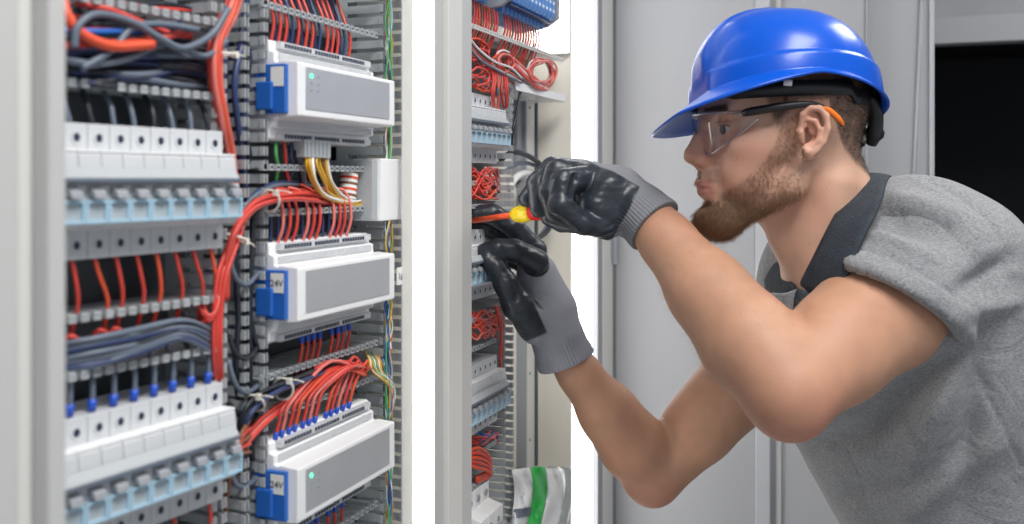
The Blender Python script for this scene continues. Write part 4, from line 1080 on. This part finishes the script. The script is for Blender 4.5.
# inner cradle dome, dark
cr = [[hp(*(lambda p: (p[0]*.93, p[1]*.93, p[2]*.93-1))(ringpt(2*math.pi*i/40, float(t)))) for i in range(40)] for t in (0.02, .2, .4, .6, .8, .95, .999)]
MB().grid(cr, closed=True).build('liner', M['strap'], hat, smooth=True)
b = MB(); pz = [hd(-68, 34, 44), hd(-77, 26, 26), hd(-78, 20, 6), hd(-76, 14, -8)]; b.tube(pz, [.006, .008, .009, .006], 10); pz = [hd(-68, -34, 44), hd(-77, -26, 26), hd(-78, -20, 6), hd(-76, -14, -8)]; b.tube(pz, [.006, .008, .009, .006], 10)
b.tube([hd(-78, -24, 4), hd(-82, 0, 2), hd(-78, 24, 4)], .009, 10); b.build('nape_ratchet', M['strap'], hat, smooth=True)
c = hd(44, 80, 58); b = MB(); b.tube([hd(40, 82, 57), hd(48, 80, 58)], .0035, 10); b.build('clip', M['white'], hat, smooth=True)

# ------------------------------------------------------------------ safety glasses
gl = root('safety_glasses', tuple(hd(110, 0, 20)), 'clear safety glasses with black arms and orange tips on the worker', 'safety glasses')
def lenspt(a, v):
    """wrap round shield; a from -1 (far) to 1 (near), v 0 top .. 1 bottom"""
    s_ = abs(a); l_ = a*68
    f_ = 121-44*s_**2.6-1.5*(1-s_)
    top = 32-3*s_**2; nose = math.exp(-(a/.16)**2)
    bot = -12+34*s_**3.2+26*nose-3*math.exp(-((s_-.35)/.2)**2)
    u_ = top+(bot-top)*v
    f_ += -5*v*(1-nose)
    return hd(f_, l_, u_)
na = 56
rows = [[lenspt(-1+2*i/na, v) for i in range(na+1)] for v in np.linspace(0, 1, 12)]
MB().grid(rows).build('lens', M['lens'], gl, smooth=True, solid=0)
for v, rr_ in ((0.0, .0017), (1.0, .0014)):
    MB().tube([lenspt(-1+2*i/28, v) for i in range(29)], rr_, 6, per=2).build('lens_rim', M['rim'], gl, smooth=True)
for sg in (1, -1):
    arm_pts = [hd(78, 70*sg, 26), hd(62, 77*sg, 32), hd(30, 83*sg, 36), hd(4, 85*sg, 36)]
    MB().tube([hd(96, 57*sg, 24), hd(90, 61*sg, 27), hd(82, 67*sg, 30)], [.0035, .0045, .0035], 8).build('hinge', M['lens'], gl, smooth=True)
    MB().tube([hd(86, 62*sg, 28), hd(79, 68*sg, 29.5), hd(50, 79*sg, 33), hd(24, 83*sg, 34.5), hd(9, 83*sg, 31), hd(-4, 82*sg, 23), hd(-15, 80*sg, 12)], [.0034, .0048, .0046, .0036, .0030, .0030, .0028], 10).build('temple', M['strap'], gl, smooth=True)
    MB().tube([hd(9, 86*sg, 31), hd(2, 86*sg, 27), hd(-7, 85*sg, 19), hd(-14, 82*sg, 12)], [.0012, .0030, .0032, .0016], 10).build('temple_tip', M['orangeP'], gl, smooth=True)

# ------------------------------------------------------------------ screwdriver
a = P(600, 203, 1.155); tip = P(470, 221, 1.275)
ax = (tip-a).normalized(); q = lambda x: a+ax*((tip-a).length*x)
def fx(px):
    k = (px-512)/F; xa = (600-512)/F*1.155; xt = (470-512)/F*1.275; return (k*1.155-xa)/((xt-xa)-k*.12)
sd = root('screwdriver', tuple(a), 'insulated screwdriver with orange shaft and red and yellow handle in gloved hand', 'screwdriver')
MB().tube([q(fx(516)), q(fx(473))], [.0038, .0036], 14, smooth=False).build('shaft', M['shaft'], sd, smooth=True)
MB().cyl(q(fx(474)), q(1.0), .0022, .0016, 10).build('blade', M['screw'], sd, smooth=True)
MB().tube([q(fx(531)), q(fx(528)), q(fx(522)), q(fx(517)), q(fx(512))], [.0085, .0105, .0112, .0098, .0055], 16).build('collar', M['syel'], sd, smooth=True)
MB().tube([q(fx(578)), q(fx(575)), q(fx(568)), q(fx(560)), q(fx(545)), q(fx(531))], [.004, .009, .0115, .0115, .0120, .0095], 16).build('handle', M['sred'], sd, smooth=True)
# ------------------------------------------------------------------ wires
rw = random.Random(11)
def fw(fr, pts): return [fr.w(*p) for p in pts]
def su(fr, pts): return [fr.pt(*p) for p in pts]
def jit(pts, j): return [p+Vector((rw.uniform(-j, j), rw.uniform(-j, j), rw.uniform(-j, j))) for p in pts]
def ferruled(pts, r, m, label, group, ferr):
    """a wire ending in a coloured ferrule at its last point"""
    o = wire(pts, r, m, label, group)
    c = o.location; a, b = pts[-2], pts[-1]; d = (b-a).normalized()
    f = MB().tube([b-d*.007, b+d*.001], r*1.45, 8, smooth=False).build('ferrule', M[ferr], o, smooth=True, off=c)
    return o
R = .00125
# above the topmost controller
for i, px in enumerate((277, 283, 290, 297, 302, 311, 317, 323, 330, 336, 342, 348, 354)):
    s = S(FB, px+rw.uniform(-1, 1)); m = 'red' if i % 4 != 3 else 'navy'
    wire(su(FB, [(s+rw.uniform(-.01, .01), .215, -.030), (s+.002, .185, -.022), (s, .158, -.010), (s+.001, .140, -.004), (s, .1195, -.006)]), R*1.15, m, 'thin red or dark wire running down into the top of the topmost controller', 'wires into the topmost controller')
    if i % 2: s += .0028; wire(su(FB, [(s, .20, -.03), (s, .17, -.02), (s, .150, -.012), (s, .1195, -.010)]), R, 'navy', 'thin dark wire behind the red ones above the topmost controller', 'dark wires into the topmost controller')
# above the middle controller
for i, px in enumerate((281, 288, 295, 306, 312, 318, 332, 338, 343, 349)):
    s = S(FB, px); d = rw.uniform(.004, .010)
    wire(su(FB, [(s-.018, -.008+rw.uniform(-.004, .004), -.008), (s-.006, -.010, -.003), (s, -.022, .001), (s, -.040, .002), (s, -.0565, -.004)]), R*1.2, 'red' if i % 3 else 'pink', 'thin red wire dropping from the duct into the middle controller', 'red wires into the middle controller')
    wire(su(FB, [(s-.004, -.012, -.016), (s-.0045, -.03, -.008), (s-.004, -.0565, -.008)]), R*1.1, 'navy', 'thin dark strand standing in for shade behind the red wires above the middle controller', 'dark shade strands above the middle controller')  # dark strands standing in for the shadows of the red wires
# below the middle controller
for i, px in enumerate((305, 311, 317, 323, 335, 341, 346, 352)):
    s = S(FB, px)
    ferruled(su(FB, [(s+.012, -.190, -.020), (s+.003, -.176, -.012), (s, -.165, -.006), (s, -.152, -.003), (s, -.1415, -.004)]), R*1.25, 'red' if i % 4 else 'orange', 'red wire with blue ferrule hanging under the middle controller', 'red wires under the middle controller', 'ferr')
# above the lowest controller, fanning out of the full duct
for i, px in enumerate((278, 284, 291, 297, 305, 311, 317, 328, 333, 339, 345, 351)):
    s = S(FB, px); k = i/11; e_ = FB.pick(366+rw.uniform(-4, 3), 368+rw.uniform(-5, 6), .0)
    ferruled([FB.pt(e_[0]+.006, e_[1], -.025), FB.pt(e_[0]-.006, e_[1], .001+rw.uniform(-.004, .006)), FB.pt(s+(e_[0]-s)*.5, -.186+.010*rw.random()+.006*(1-k), .006+rw.uniform(-.006, .006)), FB.pt(s+.006, -.195, .004), FB.pt(s, -.210, .001), FB.pt(s, -.2255, -.003)], R*1.3, ('red', 'pink', 'red', 'orange')[i % 4], 'red wire with blue ferrule fanning down to the lowest controller', 'red wires into the lowest controller', 'ferr')
for i, px in enumerate((300, 307, 314, 321, 332, 339, 346)):
    s = S(FB, px); ferruled(su(FB, [(s+.005, -.35, -.02), (s, -.335, -.006), (s, -.3135, -.004)]), R*1.2, 'red', 'red wire with blue ferrule hanging under the lowest controller', 'red wires under the lowest controller', 'ferr')
# red bundle curving into the upper duct from the left
for i in range(12):
    o = rw.uniform(-3, 3); n = rw.uniform(-.006, .010); y2 = rw.uniform(-6, 5)
    wire(fw(FB, [(226+o, 300, .0+n), (228+o, 262, .004+n), (236+o, 232+y2*.5, .006+n), (256+o, 205+y2*.8, .004+n), (285, 197+y2*.6, n), (318+o*2, 197+y2*.8, -.004+n), (340+o*4, 205+rw.uniform(-4, 3), -.012)]), R*1.5, ('red', 'pink', 'red', 'orange')[i % 4], 'red wire in the thick bundle curving into the duct above the middle controller', 'red bundle above the middle controller')
for i in range(9):
    o = rw.uniform(-4, 4); n = rw.uniform(-.012, .0); y2 = rw.uniform(-7, 5)
    wire(fw(FB, [(236+o, 300, n-.012), (238+o, 240+y2, n-.006), (250+o, 203+y2, n), (272, 186+y2*.6, n-.004), (302+o, 184+y2*.7, n-.010), (330+o*3, 190+y2*.8, n-.016)]), R*1.5, ('slate', 'black', 'navy', 'slate')[i % 4], 'dark wire above the red bundle in the upper duct', 'dark wires in the upper duct')
# ochre, yellow and white wires under the grey plug
for i, px in enumerate((306, 309, 312, 316, 319, 322, 325, 327)):
    n = rw.uniform(-.004, .006)
    wire(fw(FB, [(px, 154, .004), (px+1, 166, .006+n), (px+6+rw.uniform(-2, 3), 182, .006+n), (px+16+rw.uniform(-3, 3), 196+rw.uniform(-2, 4), .002+n), (356, 205+rw.uniform(-5, 3), -.004), (374+rw.uniform(-3, 3), 196+rw.uniform(-8, 6), -.010)]), R*1.25, ('yellow', 'ochre', 'wht', 'ochre', 'yellow', 'brown', 'ochre', 'wht')[i], 'thin wire of the multicoloured loom hanging from the grey plug', 'coloured loom under the topmost controller')
for i, px in enumerate((276, 284, 291, 297, 300)):
    wire(fw(FB, [(px, 143, -.005), (px+rw.uniform(-2, 2), 155, -.002), (px+2, 168, -.006), (px+rw.uniform(-5, 6), 186, -.012)]), R*(1.3 if i != 4 else 2.6), ('green', 'red', 'navy', 'black', 'slate')[i], 'short mixed wire between the topmost controller and the duct below it', 'mixed wires under the topmost controller')
# lower full duct: dark loom with red behind it
for i in range(10):
    o = rw.uniform(-3, 3); n = rw.uniform(-.004, .010); y2 = rw.uniform(-7, 6)
    wire(fw(FB, [(238+o, 440+y2, n-.012), (247+o, 415+y2, n-.002), (262+o, 398+y2, n), (285, 386+y2*.8, n), (315+o, 374+y2*.6, n-.006), (352+o*2, 358+y2*.4, -.012)]), R*1.55, ('slate', 'navy', 'black', 'slate')[i % 4], 'dark wire in the loom entering the duct above the lowest controller', 'dark loom above the lowest controller')
for i in range(9):
    o = rw.uniform(-3, 3); n = rw.uniform(-.014, .004); y2 = rw.uniform(-5, 7)
    wire(fw(FB, [(228+o, 468+y2, n-.012), (243+o, 440+y2, n-.004), (262+o, 418+y2, n-.002), (284, 402+y2*.8, n-.004), (306, 386+y2*.8, n-.002), (340+o, 366+y2*.6, n), (365+o, 368+y2*.4, -.006)]), R*1.4, ('red', 'pink', 'red')[i % 3], 'red wire crossing behind the dark loom above the lowest controller', 'red wires crossing above the lowest controller')
# black cables hanging in the gap between the blurred and the sharp section
for i in range(22):
    x = rw.uniform(228, 252); y = rw.uniform(-10, 60) if i % 2 else rw.uniform(200, 300); h = rw.uniform(130, 230); n = rw.uniform(-.045, -.006)
    wire(fw(FB, [(x+rw.uniform(-4, 10), y, n), (x+rw.uniform(-6, 4), y+h*.3, n+.004), (x+rw.uniform(-5, 5), y+h*.65, n), (x+rw.uniform(-2, 14), y+h, n)]), rw.uniform(.0018, .0028), ('black', 'black', 'slate', 'navy')[i % 4], 'black cable hanging in the gap beside the nearest breakers', 'black cables in the gap')
for i in range(10):
    y = 250+i*26+rw.uniform(-8, 8); n = rw.uniform(-.02, .0)
    wire(fw(FB, [(228, y-rw.uniform(5, 30), n), (236, y+4, n+.004), (248, y+rw.uniform(0, 14), n+.002), (264, y-rw.uniform(0, 12), n-.012)]), .0022, ('black', 'slate', 'black', 'navy')[i % 4], 'black cable looping sideways into the upright duct', 'black cables looping into the upright duct')
# thick red uprights at the end of the nearest rows
for i in range(8):
    o = i*2.6-8+rw.uniform(-.6, .6); n = -.004+rw.uniform(-.006, .008)
    wire(fw(FA, [(238+o*.6, -14, n), (228+o*.8, 14, n), (216+o*.7, 42, n+.004), (215+o*.6, 80, n+.004), (222+o*.5, 118, n), (228+o*.5, 150, n-.01), (232+o*.5, 190, n-.02)]), .0019, ('red', 'orange', 'red', 'pink')[i % 4], 'thick red wire running upright past the end of the upper nearest breakers', 'upright red wires by the nearest breakers')
for i in range(7):
    o = i*2.4-7; n = -.006+rw.uniform(-.006, .006)
    wire(fw(FA, [(240+o*.5, 225, n-.012), (232+o*.6, 246, n-.004), (222+o*.6, 275, n), (218+o*.5, 305, n), (217+o*.5, 350, n), (219+o*.4, 385, n-.012)]), .0017, ('red', 'orange', 'red')[i % 3], 'thick red wire running upright past the middle duct of the nearest section', 'upright red wires lower down by the nearest breakers')
for i in range(5):
    wire(fw(FA, [(200+rw.uniform(-4, 4), 302+rw.uniform(-3, 3), -.01), (208, 318+rw.uniform(-3, 3), .0), (217, 308+rw.uniform(-4, 4), .002), (220, 285, -.004)]), .0016, 'red', 'red wire hooking into the middle duct of the nearest section', 'red hooks in the nearest duct')
for i in range(5):
    wire(fw(FA, [(225, 520-i*7, -.03), (230+i, 476-i*5, -.014), (238+i, 456-i*6, -.01), (250, 452-i*8, -.02)]), .0017, 'red' if i % 2 else 'brown', 'red wire curling out below the lower nearest breakers', 'red wires below the nearest breakers')
# zip ties
def tie(c, axis, rad, label):
    t = axis.normalized(); a = t.orthogonal().normalized(); b = t.cross(a)
    r = root('zip_tie', tuple(c), label, 'zip tie', None)
    MB().tube([c+(a*math.cos(k*math.pi/8)+b*math.sin(k*math.pi/8)*.8)*rad for k in range(17)], .0011, 6, per=2).build('tie_loop', M['tie'], r, smooth=True)
    h = c+a*rad; MB().box(h.x-.002, h.x+.002, h.y-.002, h.y+.002, h.z-.0025, h.z+.0025).build('tie_head', M['tie'], r)
    MB().tube([h, h+a*.006+b*.004, h+a*.010+b*.011], .0007, 5).build('tie_tail', M['tie'], r, smooth=True)
tie(FA.w(222, 54, .0), UP, .010, 'white zip tie round the red uprights at the very top of the gap')
tie(FB.w(270, 201, .006), (FB.d+UP*.3), .0105, 'white zip tie round the red bundle above the middle controller')
tie(FB.w(233, 238, .006), (FB.d*.4+UP), .0105, 'white zip tie round the red bundle where it bends down')
tie(FB.w(283, 389, .004), (FB.d+UP*.3), .0115, 'white zip tie round the dark loom, right of its twin')
tie(FB.w(255, 403, .004), (FB.d*.8+UP*.6), .0105, 'white zip tie round the dark loom at the upright duct')
# coloured hair-thin wires in the right upright duct
cols = ('yellow', 'green', 'blue', 'wht', 'orange', 'lblue', 'ochre', 'wht', 'navy', 'green', 'yellow', 'blue', 'wht', 'ochre')
for y0, y1, lab in ((-10, 165, 'above the white box'), (215, 350, 'below the white box'), (340, 530, 'beside the lowest controller')):
    for i in range(14):
        n = rw.uniform(-.006, .010); f_ = lambda y: (388.5+rw.uniform(-3.5, 4), y, n+rw.uniform(-.003, .003))
        wire(fw(FB, [f_(y0+(y1-y0)*k/6) for k in range(7)]), .0008, cols[i], 'hair-thin coloured wire in the right upright duct, '+lab, 'coloured wires '+lab, sides=5)
for i in range(14):
    m = cols[(i*3) % 14]; x = 368+i*1.3
    wire(fw(FB, [(x-4, 352+rw.uniform(-3, 3), -.02), (x+1, 360, .002), (x+5+rw.uniform(-2, 2), 372, .008), (392+rw.uniform(-3, 3), 388+rw.uniform(-4, 6), .010), (390+rw.uniform(-2, 2), 420, .006)]), .0009, m, 'hair-thin coloured wire spilling from the duct right of the lowest controller', 'coloured wires spilling from the duct', sides=5)

# ---- nearest, blurred section
def fa(px, py, n): return FA.w(px, py, n)
wire([fa(62, -8, .0), fa(66, 14, .006), fa(82, 34, .010), (fa(112, 46, .012)), fa(152, 44, .010)], .0040, 'orange', 'fat orange-red cable curving through the uppermost nearest duct', None, 'cable', 'cable')
wire([fa(60, 46, .0), fa(90, 44, .004), fa(130, 42, .006), fa(170, 36, .004), fa(196, 30, .0)], .0028, 'red', 'straight red cable behind the fat orange-red one', None, 'cable', 'cable')
wire([fa(75, 2, -.01), fa(110, 10, .0), fa(140, 22, .0), fa(170, 34, -.005)], .0025, 'red', 'thin red cable slanting down under the topmost comb', None, 'cable', 'cable')
wire([fa(60, 30, -.012), fa(100, 32, -.006), fa(150, 30, -.006), fa(180, 24, -.01)], .0026, 'blue', 'blue cable half hidden among the nearest dark cables', None, 'cable', 'cable')
for i, pl in enumerate((((74, 48), (78, 26), (98, 14), (132, 22), (160, 38), (184, 48), (212, 34), (228, 8)), ((82, 68), (100, 58), (118, 44), (132, 28), (160, 24), (198, 30)), ((66, 60), (96, 64), (130, 58), (165, 44), (205, 56), (226, 40)))):
    wire([fa(x, y, .012-.003*i) for x, y in pl], .0027, 'slate', 'long grey-blue cable looping over the nearest dark cables', 'grey loops in the uppermost duct', 'cable', 'cable')
for i in range(20):
    y = 48+i*1.9; q = rw.uniform(-5, 5)
    wire([fa(60, y+q, rw.uniform(-.03, -.004)), fa(100, y+rw.uniform(-5, 5), rw.uniform(-.02, .004)), fa(140, y+rw.uniform(-5, 6), rw.uniform(-.02, .004)), fa(180, y+rw.uniform(-4, 6), rw.uniform(-.02, .0)), fa(212+rw.uniform(-6, 6), y+6, -.02)], .0024, ('black', 'black', 'slate', 'navy', 'black')[i % 5], 'dark cable lying in the uppermost nearest duct', 'dark cables in the uppermost nearest duct', 'cable', 'cable')
for i in range(8):
    y = 2+i*5
    wire([fa(60, y, -.035), fa(110, y+rw.uniform(-4, 8), -.03), (fa(160, y+rw.uniform(-4, 8), -.03)), fa(210, y+8, -.035)], .0024, 'black' if i % 3 else 'red', 'cable at the back of the topmost nearest duct', 'back cables in the topmost duct', 'cable', 'cable')
wl = S(FA, 223)
for i in range(10):
    s = wl-.0177*(i+.5)
    wire(su(FA, [(s+.003, .062, -.02), (s+rw.uniform(-.002, .002), .052, -.010), (s, .037, -.006)]), .0019, 'slate' if i % 3 else 'black', 'dark wire into the top of an upper nearest breaker', 'dark wires above the upper nearest breakers')
    d = rw.uniform(-.012, -.004)
    wire(su(FA, [(s, -.048, -.006), (s+d*-.2, -.064, -.002), (s-d, -.082, -.004), (s-d*1.4, -.100, -.012), (s-d*2.2, -.112, -.02)]), .0015, 'red' if i % 3 else 'orange', 'red wire dropping from an upper nearest breaker into the duct', 'red wires below the upper nearest breakers')
    ferruled(su(FA, [(s+.004, -.118, -.02), (s+.001, -.132, -.008), (s, -.145, -.006), (s, -.1545, -.007)]), .0020, 'slate', 'dark wire with blue ferrule into a lower nearest breaker', 'dark wires above the lower nearest breakers', 'ferr')
    if i % 2 == 0: wire(su(FA, [(s, -.247, -.006), (s, -.262, -.004), (s+.003, -.285, -.012)]), .0016, 'red', 'red wire leaving a lower nearest breaker', 'red wires below the lower nearest breakers')
for i in range(9):
    y = 335+i*2.6; k = rw.uniform(-3, 3)
    wire([fa(58, y+12+k, -.012), fa(96, y+6+k+rw.uniform(-3, 3), .002), fa(140, y-4+rw.uniform(-3, 3), .006), fa(180, y-14+rw.uniform(-4, 2), .004), fa(204, y-8, .0), fa(216, y+4, -.012)], .0024, ('slate', 'black', 'slate', 'navy')[i % 4], 'grey-blue cable in the duct between the two nearest breaker rows', 'cables between the nearest breaker rows', 'cable', 'cable')
for i in range(9):
    x = 70+i*15; wire([fa(x-14, 352-i*2.4+rw.uniform(-5, 5), -.02), fa(x, 342-i*2+rw.uniform(-8, 8), -.006), fa(x+16, 350-i*3+rw.uniform(-6, 6), -.010), fa(x+30, 338-i*3, -.02)], .0018, 'red', 'red wire curling behind the cables of the middle nearest duct', 'red curls in the middle nearest duct')

# ---- second cabinet, seen past the grey upright
for i in range(26):
    x = 474+i*2.6; s = S(FB, x)
    if 498 < x < 504: continue
    wire(su(FB, [(s+rw.uniform(-.006, .006), .160, -.02), (s+rw.uniform(-.004, .004), .190, -.006), (s+.001, .212, .0), (s, .2315, -.002)]), R*1.15, ('red', 'red', 'orange', 'brown')[i % 4], 'short red wire rising to the blue terminals of the second cabinet', 'red wires under the blue terminals')
def ring(cx, cy, rx, ry, m, n, a0=0, turns=1.0, label='', group=None, r=.0016):
    k = int(14*turns); wire([FB.w(cx+rx*math.cos(a0+2*math.pi*turns*i/k)+rw.uniform(-.8, .8), cy+ry*math.sin(a0+2*math.pi*turns*i/k)+rw.uniform(-.6, .6), n+.001*i/k) for i in range(k+1)], r, m, label, group)
for i in range(8): ring(541+rw.uniform(-3, 3), 73+rw.uniform(-2, 2), 13+rw.uniform(-3, 2), 13+rw.uniform(-3, 2), ('pink', 'red', 'pink', 'wht', 'red')[i % 5], -.010+.003*i, rw.uniform(0, 6), .9, 'red wire in the round coil at the right end of the upper duct', 'coiled red wires on the shelf')
for i in range(6): ring(505+rw.uniform(-4, 4), 60+rw.uniform(-3, 4), 9+rw.uniform(-3, 2), 9+rw.uniform(-3, 2), ('red', 'pink', 'wht', 'orange')[i % 4], -.008+.003*i, rw.uniform(0, 6), .8, 'looped red and white wire in the middle of the upper duct', 'loops in the middle of the upper duct')
for i in range(6): ring(478+rw.uniform(-4, 3), 46+i*6+rw.uniform(-3, 3), 10, 9, ('orange', 'red', 'red')[i % 3], -.006+.003*i, rw.uniform(0, 6), .7, 'looped red wire at the left end of the upper duct', 'loops at the left end of the upper duct')
for i in range(8):
    n = rw.uniform(-.004, .014); q = rw.uniform(-4, 4)
    wire(fw(FB, [(466, 34+i*2, n), (480+q, 50+i*2, n), (496+q, 62+i*1.5, n+.002), (512+q, 68+i*2, n), (522+q, 78+i, n)]), R*1.3, ('wht', 'black', 'wht', 'pink', 'wht', 'slate', 'wht', 'red')[i], 'white or dark wire slanting down across the upper duct', 'wires slanting across the upper duct')
for i in range(5):
    q = rw.uniform(-2, 2); wire(fw(FB, [(514+q, 58+i*2, .004), (526, 70+i*2, .008), (538, 80+i*2, .008), (548, 88+i*.6, .002)]), R*1.6, ('pink', 'red', 'wht')[i % 3], 'straight pale red wire crossing to the coil on the shelf', 'straight wires crossing to the coil')
for i in range(7):
    x = 493+i*2.2; wire(fw(FB, [(x-6, 64+rw.uniform(-4, 4), .004), (x, 76, .008), (x+rw.uniform(-2, 2), 92, .010), (x-1+rw.uniform(-1, 3), 108+rw.uniform(-4, 6), .004)]), R*1.4, ('red', 'red', 'orange', 'slate', 'red')[i % 5], 'red wire hanging down right of the top small breakers', 'red wires hanging beside the top small breakers')
wire(fw(FB, [(520, 92, .0), (517, 110, .002), (513, 130, .002), (511, 150, -.004)]), .0022, 'black', 'single black wire hanging from the shelf of the second cabinet', None)
def mess(y, y1, cnt, lab, grp, cs):
    for i in range(cnt):
        ya = rw.uniform(y, y1); wire(fw(FB, [(466, ya+rw.uniform(-5, 5), -.012), (476+rw.uniform(-3, 3), rw.uniform(y, y1), -.002), (485+rw.uniform(-3, 3), rw.uniform(y, y1), .003), (493+rw.uniform(-3, 3), rw.uniform(y, y1), -.002), (498+rw.uniform(-2, 2), rw.uniform(y, y1), -.02)]), R*1.3, cs[i % len(cs)], lab, grp)
mess(74, 92, 7, 'red wire packed above the top small breakers', 'red wires above the top small breakers', ('red', 'orange', 'slate'))
mess(168, 200, 16, 'red wire tangled between top and middle small breakers', 'red tangle above the middle small breakers', ('red', 'red', 'orange'))
mess(308, 340, 16, 'red wire tangled between middle and lower small breakers', 'red tangle below the middle small breakers', ('red', 'red', 'orange', 'red', 'pink'))
mess(430, 446, 8, 'red or blue wire under the lower small breakers', 'wires under the lower small breakers', ('red', 'blue', 'red', 'navy'))
for i in range(5): wire(fw(FB, [(466, 452+i*3, -.004), (478, 448+i*5, .006), (488, 455+i*4, .006), (490, 468+i*2, .002), (476, 478+i, .0)]), .0024, 'red' if i % 2 else 'orange', 'fat red cable looping at the bottom of the second cabinet', 'fat red loops at the bottom', 'cable', 'cable')
for i in range(3): wire(fw(FB, [(495+i, 306, .002), (500+i, 325, .004), (502-i, 350, .004), (499+i, 372, -.002)]), R*1.2, 'red', 'thin red wire running down beside the small upright duct', 'thin red wires beside the small upright duct')
# coiled black cable and pale hose behind the gloves
wire(fw(FB, [(500, 160, -.03), (514, 152, -.018), (532, 158, -.014), (548, 174, -.012), (556, 200, -.012), (548, 230, -.014), (530, 242, -.018)]), .0042, 'black', 'thick black cable arching behind the gloved hands', None, 'cable', 'cable')
wire(fw(FB, [(504, 172, -.03), (520, 163, -.022), (538, 168, -.02), (550, 190, -.018), (552, 215, -.018), (540, 236, -.022)]), .0030, 'slate', 'thinner dark cable arching inside the thick black one', None, 'cable', 'cable')
wire(fw(FB, [(508, 190, -.035), (518, 176, -.028), (532, 174, -.026), (542, 188, -.026), (538, 214, -.028)]), .0055, 'wht', 'pale hose arching inside the black cables', None, 'hose', 'hose')
# see-through bag with a green stripe, hung inside the second cabinet
c = FB.w(538, 500, .006)
bg = root('plastic_bag', tuple(c), 'clear plastic bag with a green stripe at the bottom of the second cabinet', 'bag')
def bagpt(i, j, side):
    t = i/24; v = j/16; px = 508+66*t-7*v*t+3*math.sin(v*6); py = 470+9*t*t*0+6*math.sin(t*2.6)*-.6+v*90
    n = .006+side*(.012*math.sin(math.pi*t)*(.4+v*.6))+.003*math.sin(t*17+v*9)+.0025*math.sin(t*29-v*15)
    return FB.w(px, py, n)
for side in (1, -1):
    MB().grid([[bagpt(i, j, side) for i in range(25)] for j in range(17)]).build('film', M['film'], bg, smooth=True, solid=.0003)
def patch(i0, i1, j0, j1, m, nm, lift=.0012):
    rows = []
    for j in np.linspace(j0, j1, 14): rows.append([bagpt(i, j, 1)+FB.n*lift for i in np.linspace(i0, i1, 8)])
    MB().grid(rows).build(nm, M[m], bg, smooth=True, solid=.0003)
patch(8.0, 13.2, 0, 16, 'green_film', 'green_stripe'); patch(1, 7.8, 0, 16, 'bag', 'white_print'); patch(13.4, 20, .3, 16, 'bag', 'white_print'); patch(1, 8, 7, 8.6, 'slate', 'grey_band', .003)
# ------------------------------------------------------------------ camera, world
cd = bpy.data.cameras.new('camera'); cam = bpy.data.objects.new('camera', cd); COL.objects.link(cam)
cam.location = CAM; cam.rotation_euler = (math.pi/2, 0, TH)
cd.sensor_width = 36; cd.lens = 36*F/1024; cd.shift_y = -(262-HOR)/1024; cd.clip_start = .05
cd.dof.use_dof = True; cd.dof.focus_distance = 1.2; cd.dof.aperture_fstop = cd.lens/1000/.0065
SC.camera = cam
w = bpy.data.worlds.new('world'); SC.world = w; w.use_nodes = True
w.node_tree.nodes['Background'].inputs['Color'].default_value = (.88, .93, 1, 1); w.node_tree.nodes['Background'].inputs['Strength'].default_value = .55
SC.view_settings.view_transform = 'Standard'; SC.view_settings.look = 'None'; SC.view_settings.exposure = .05; SC.view_settings.gamma = 1
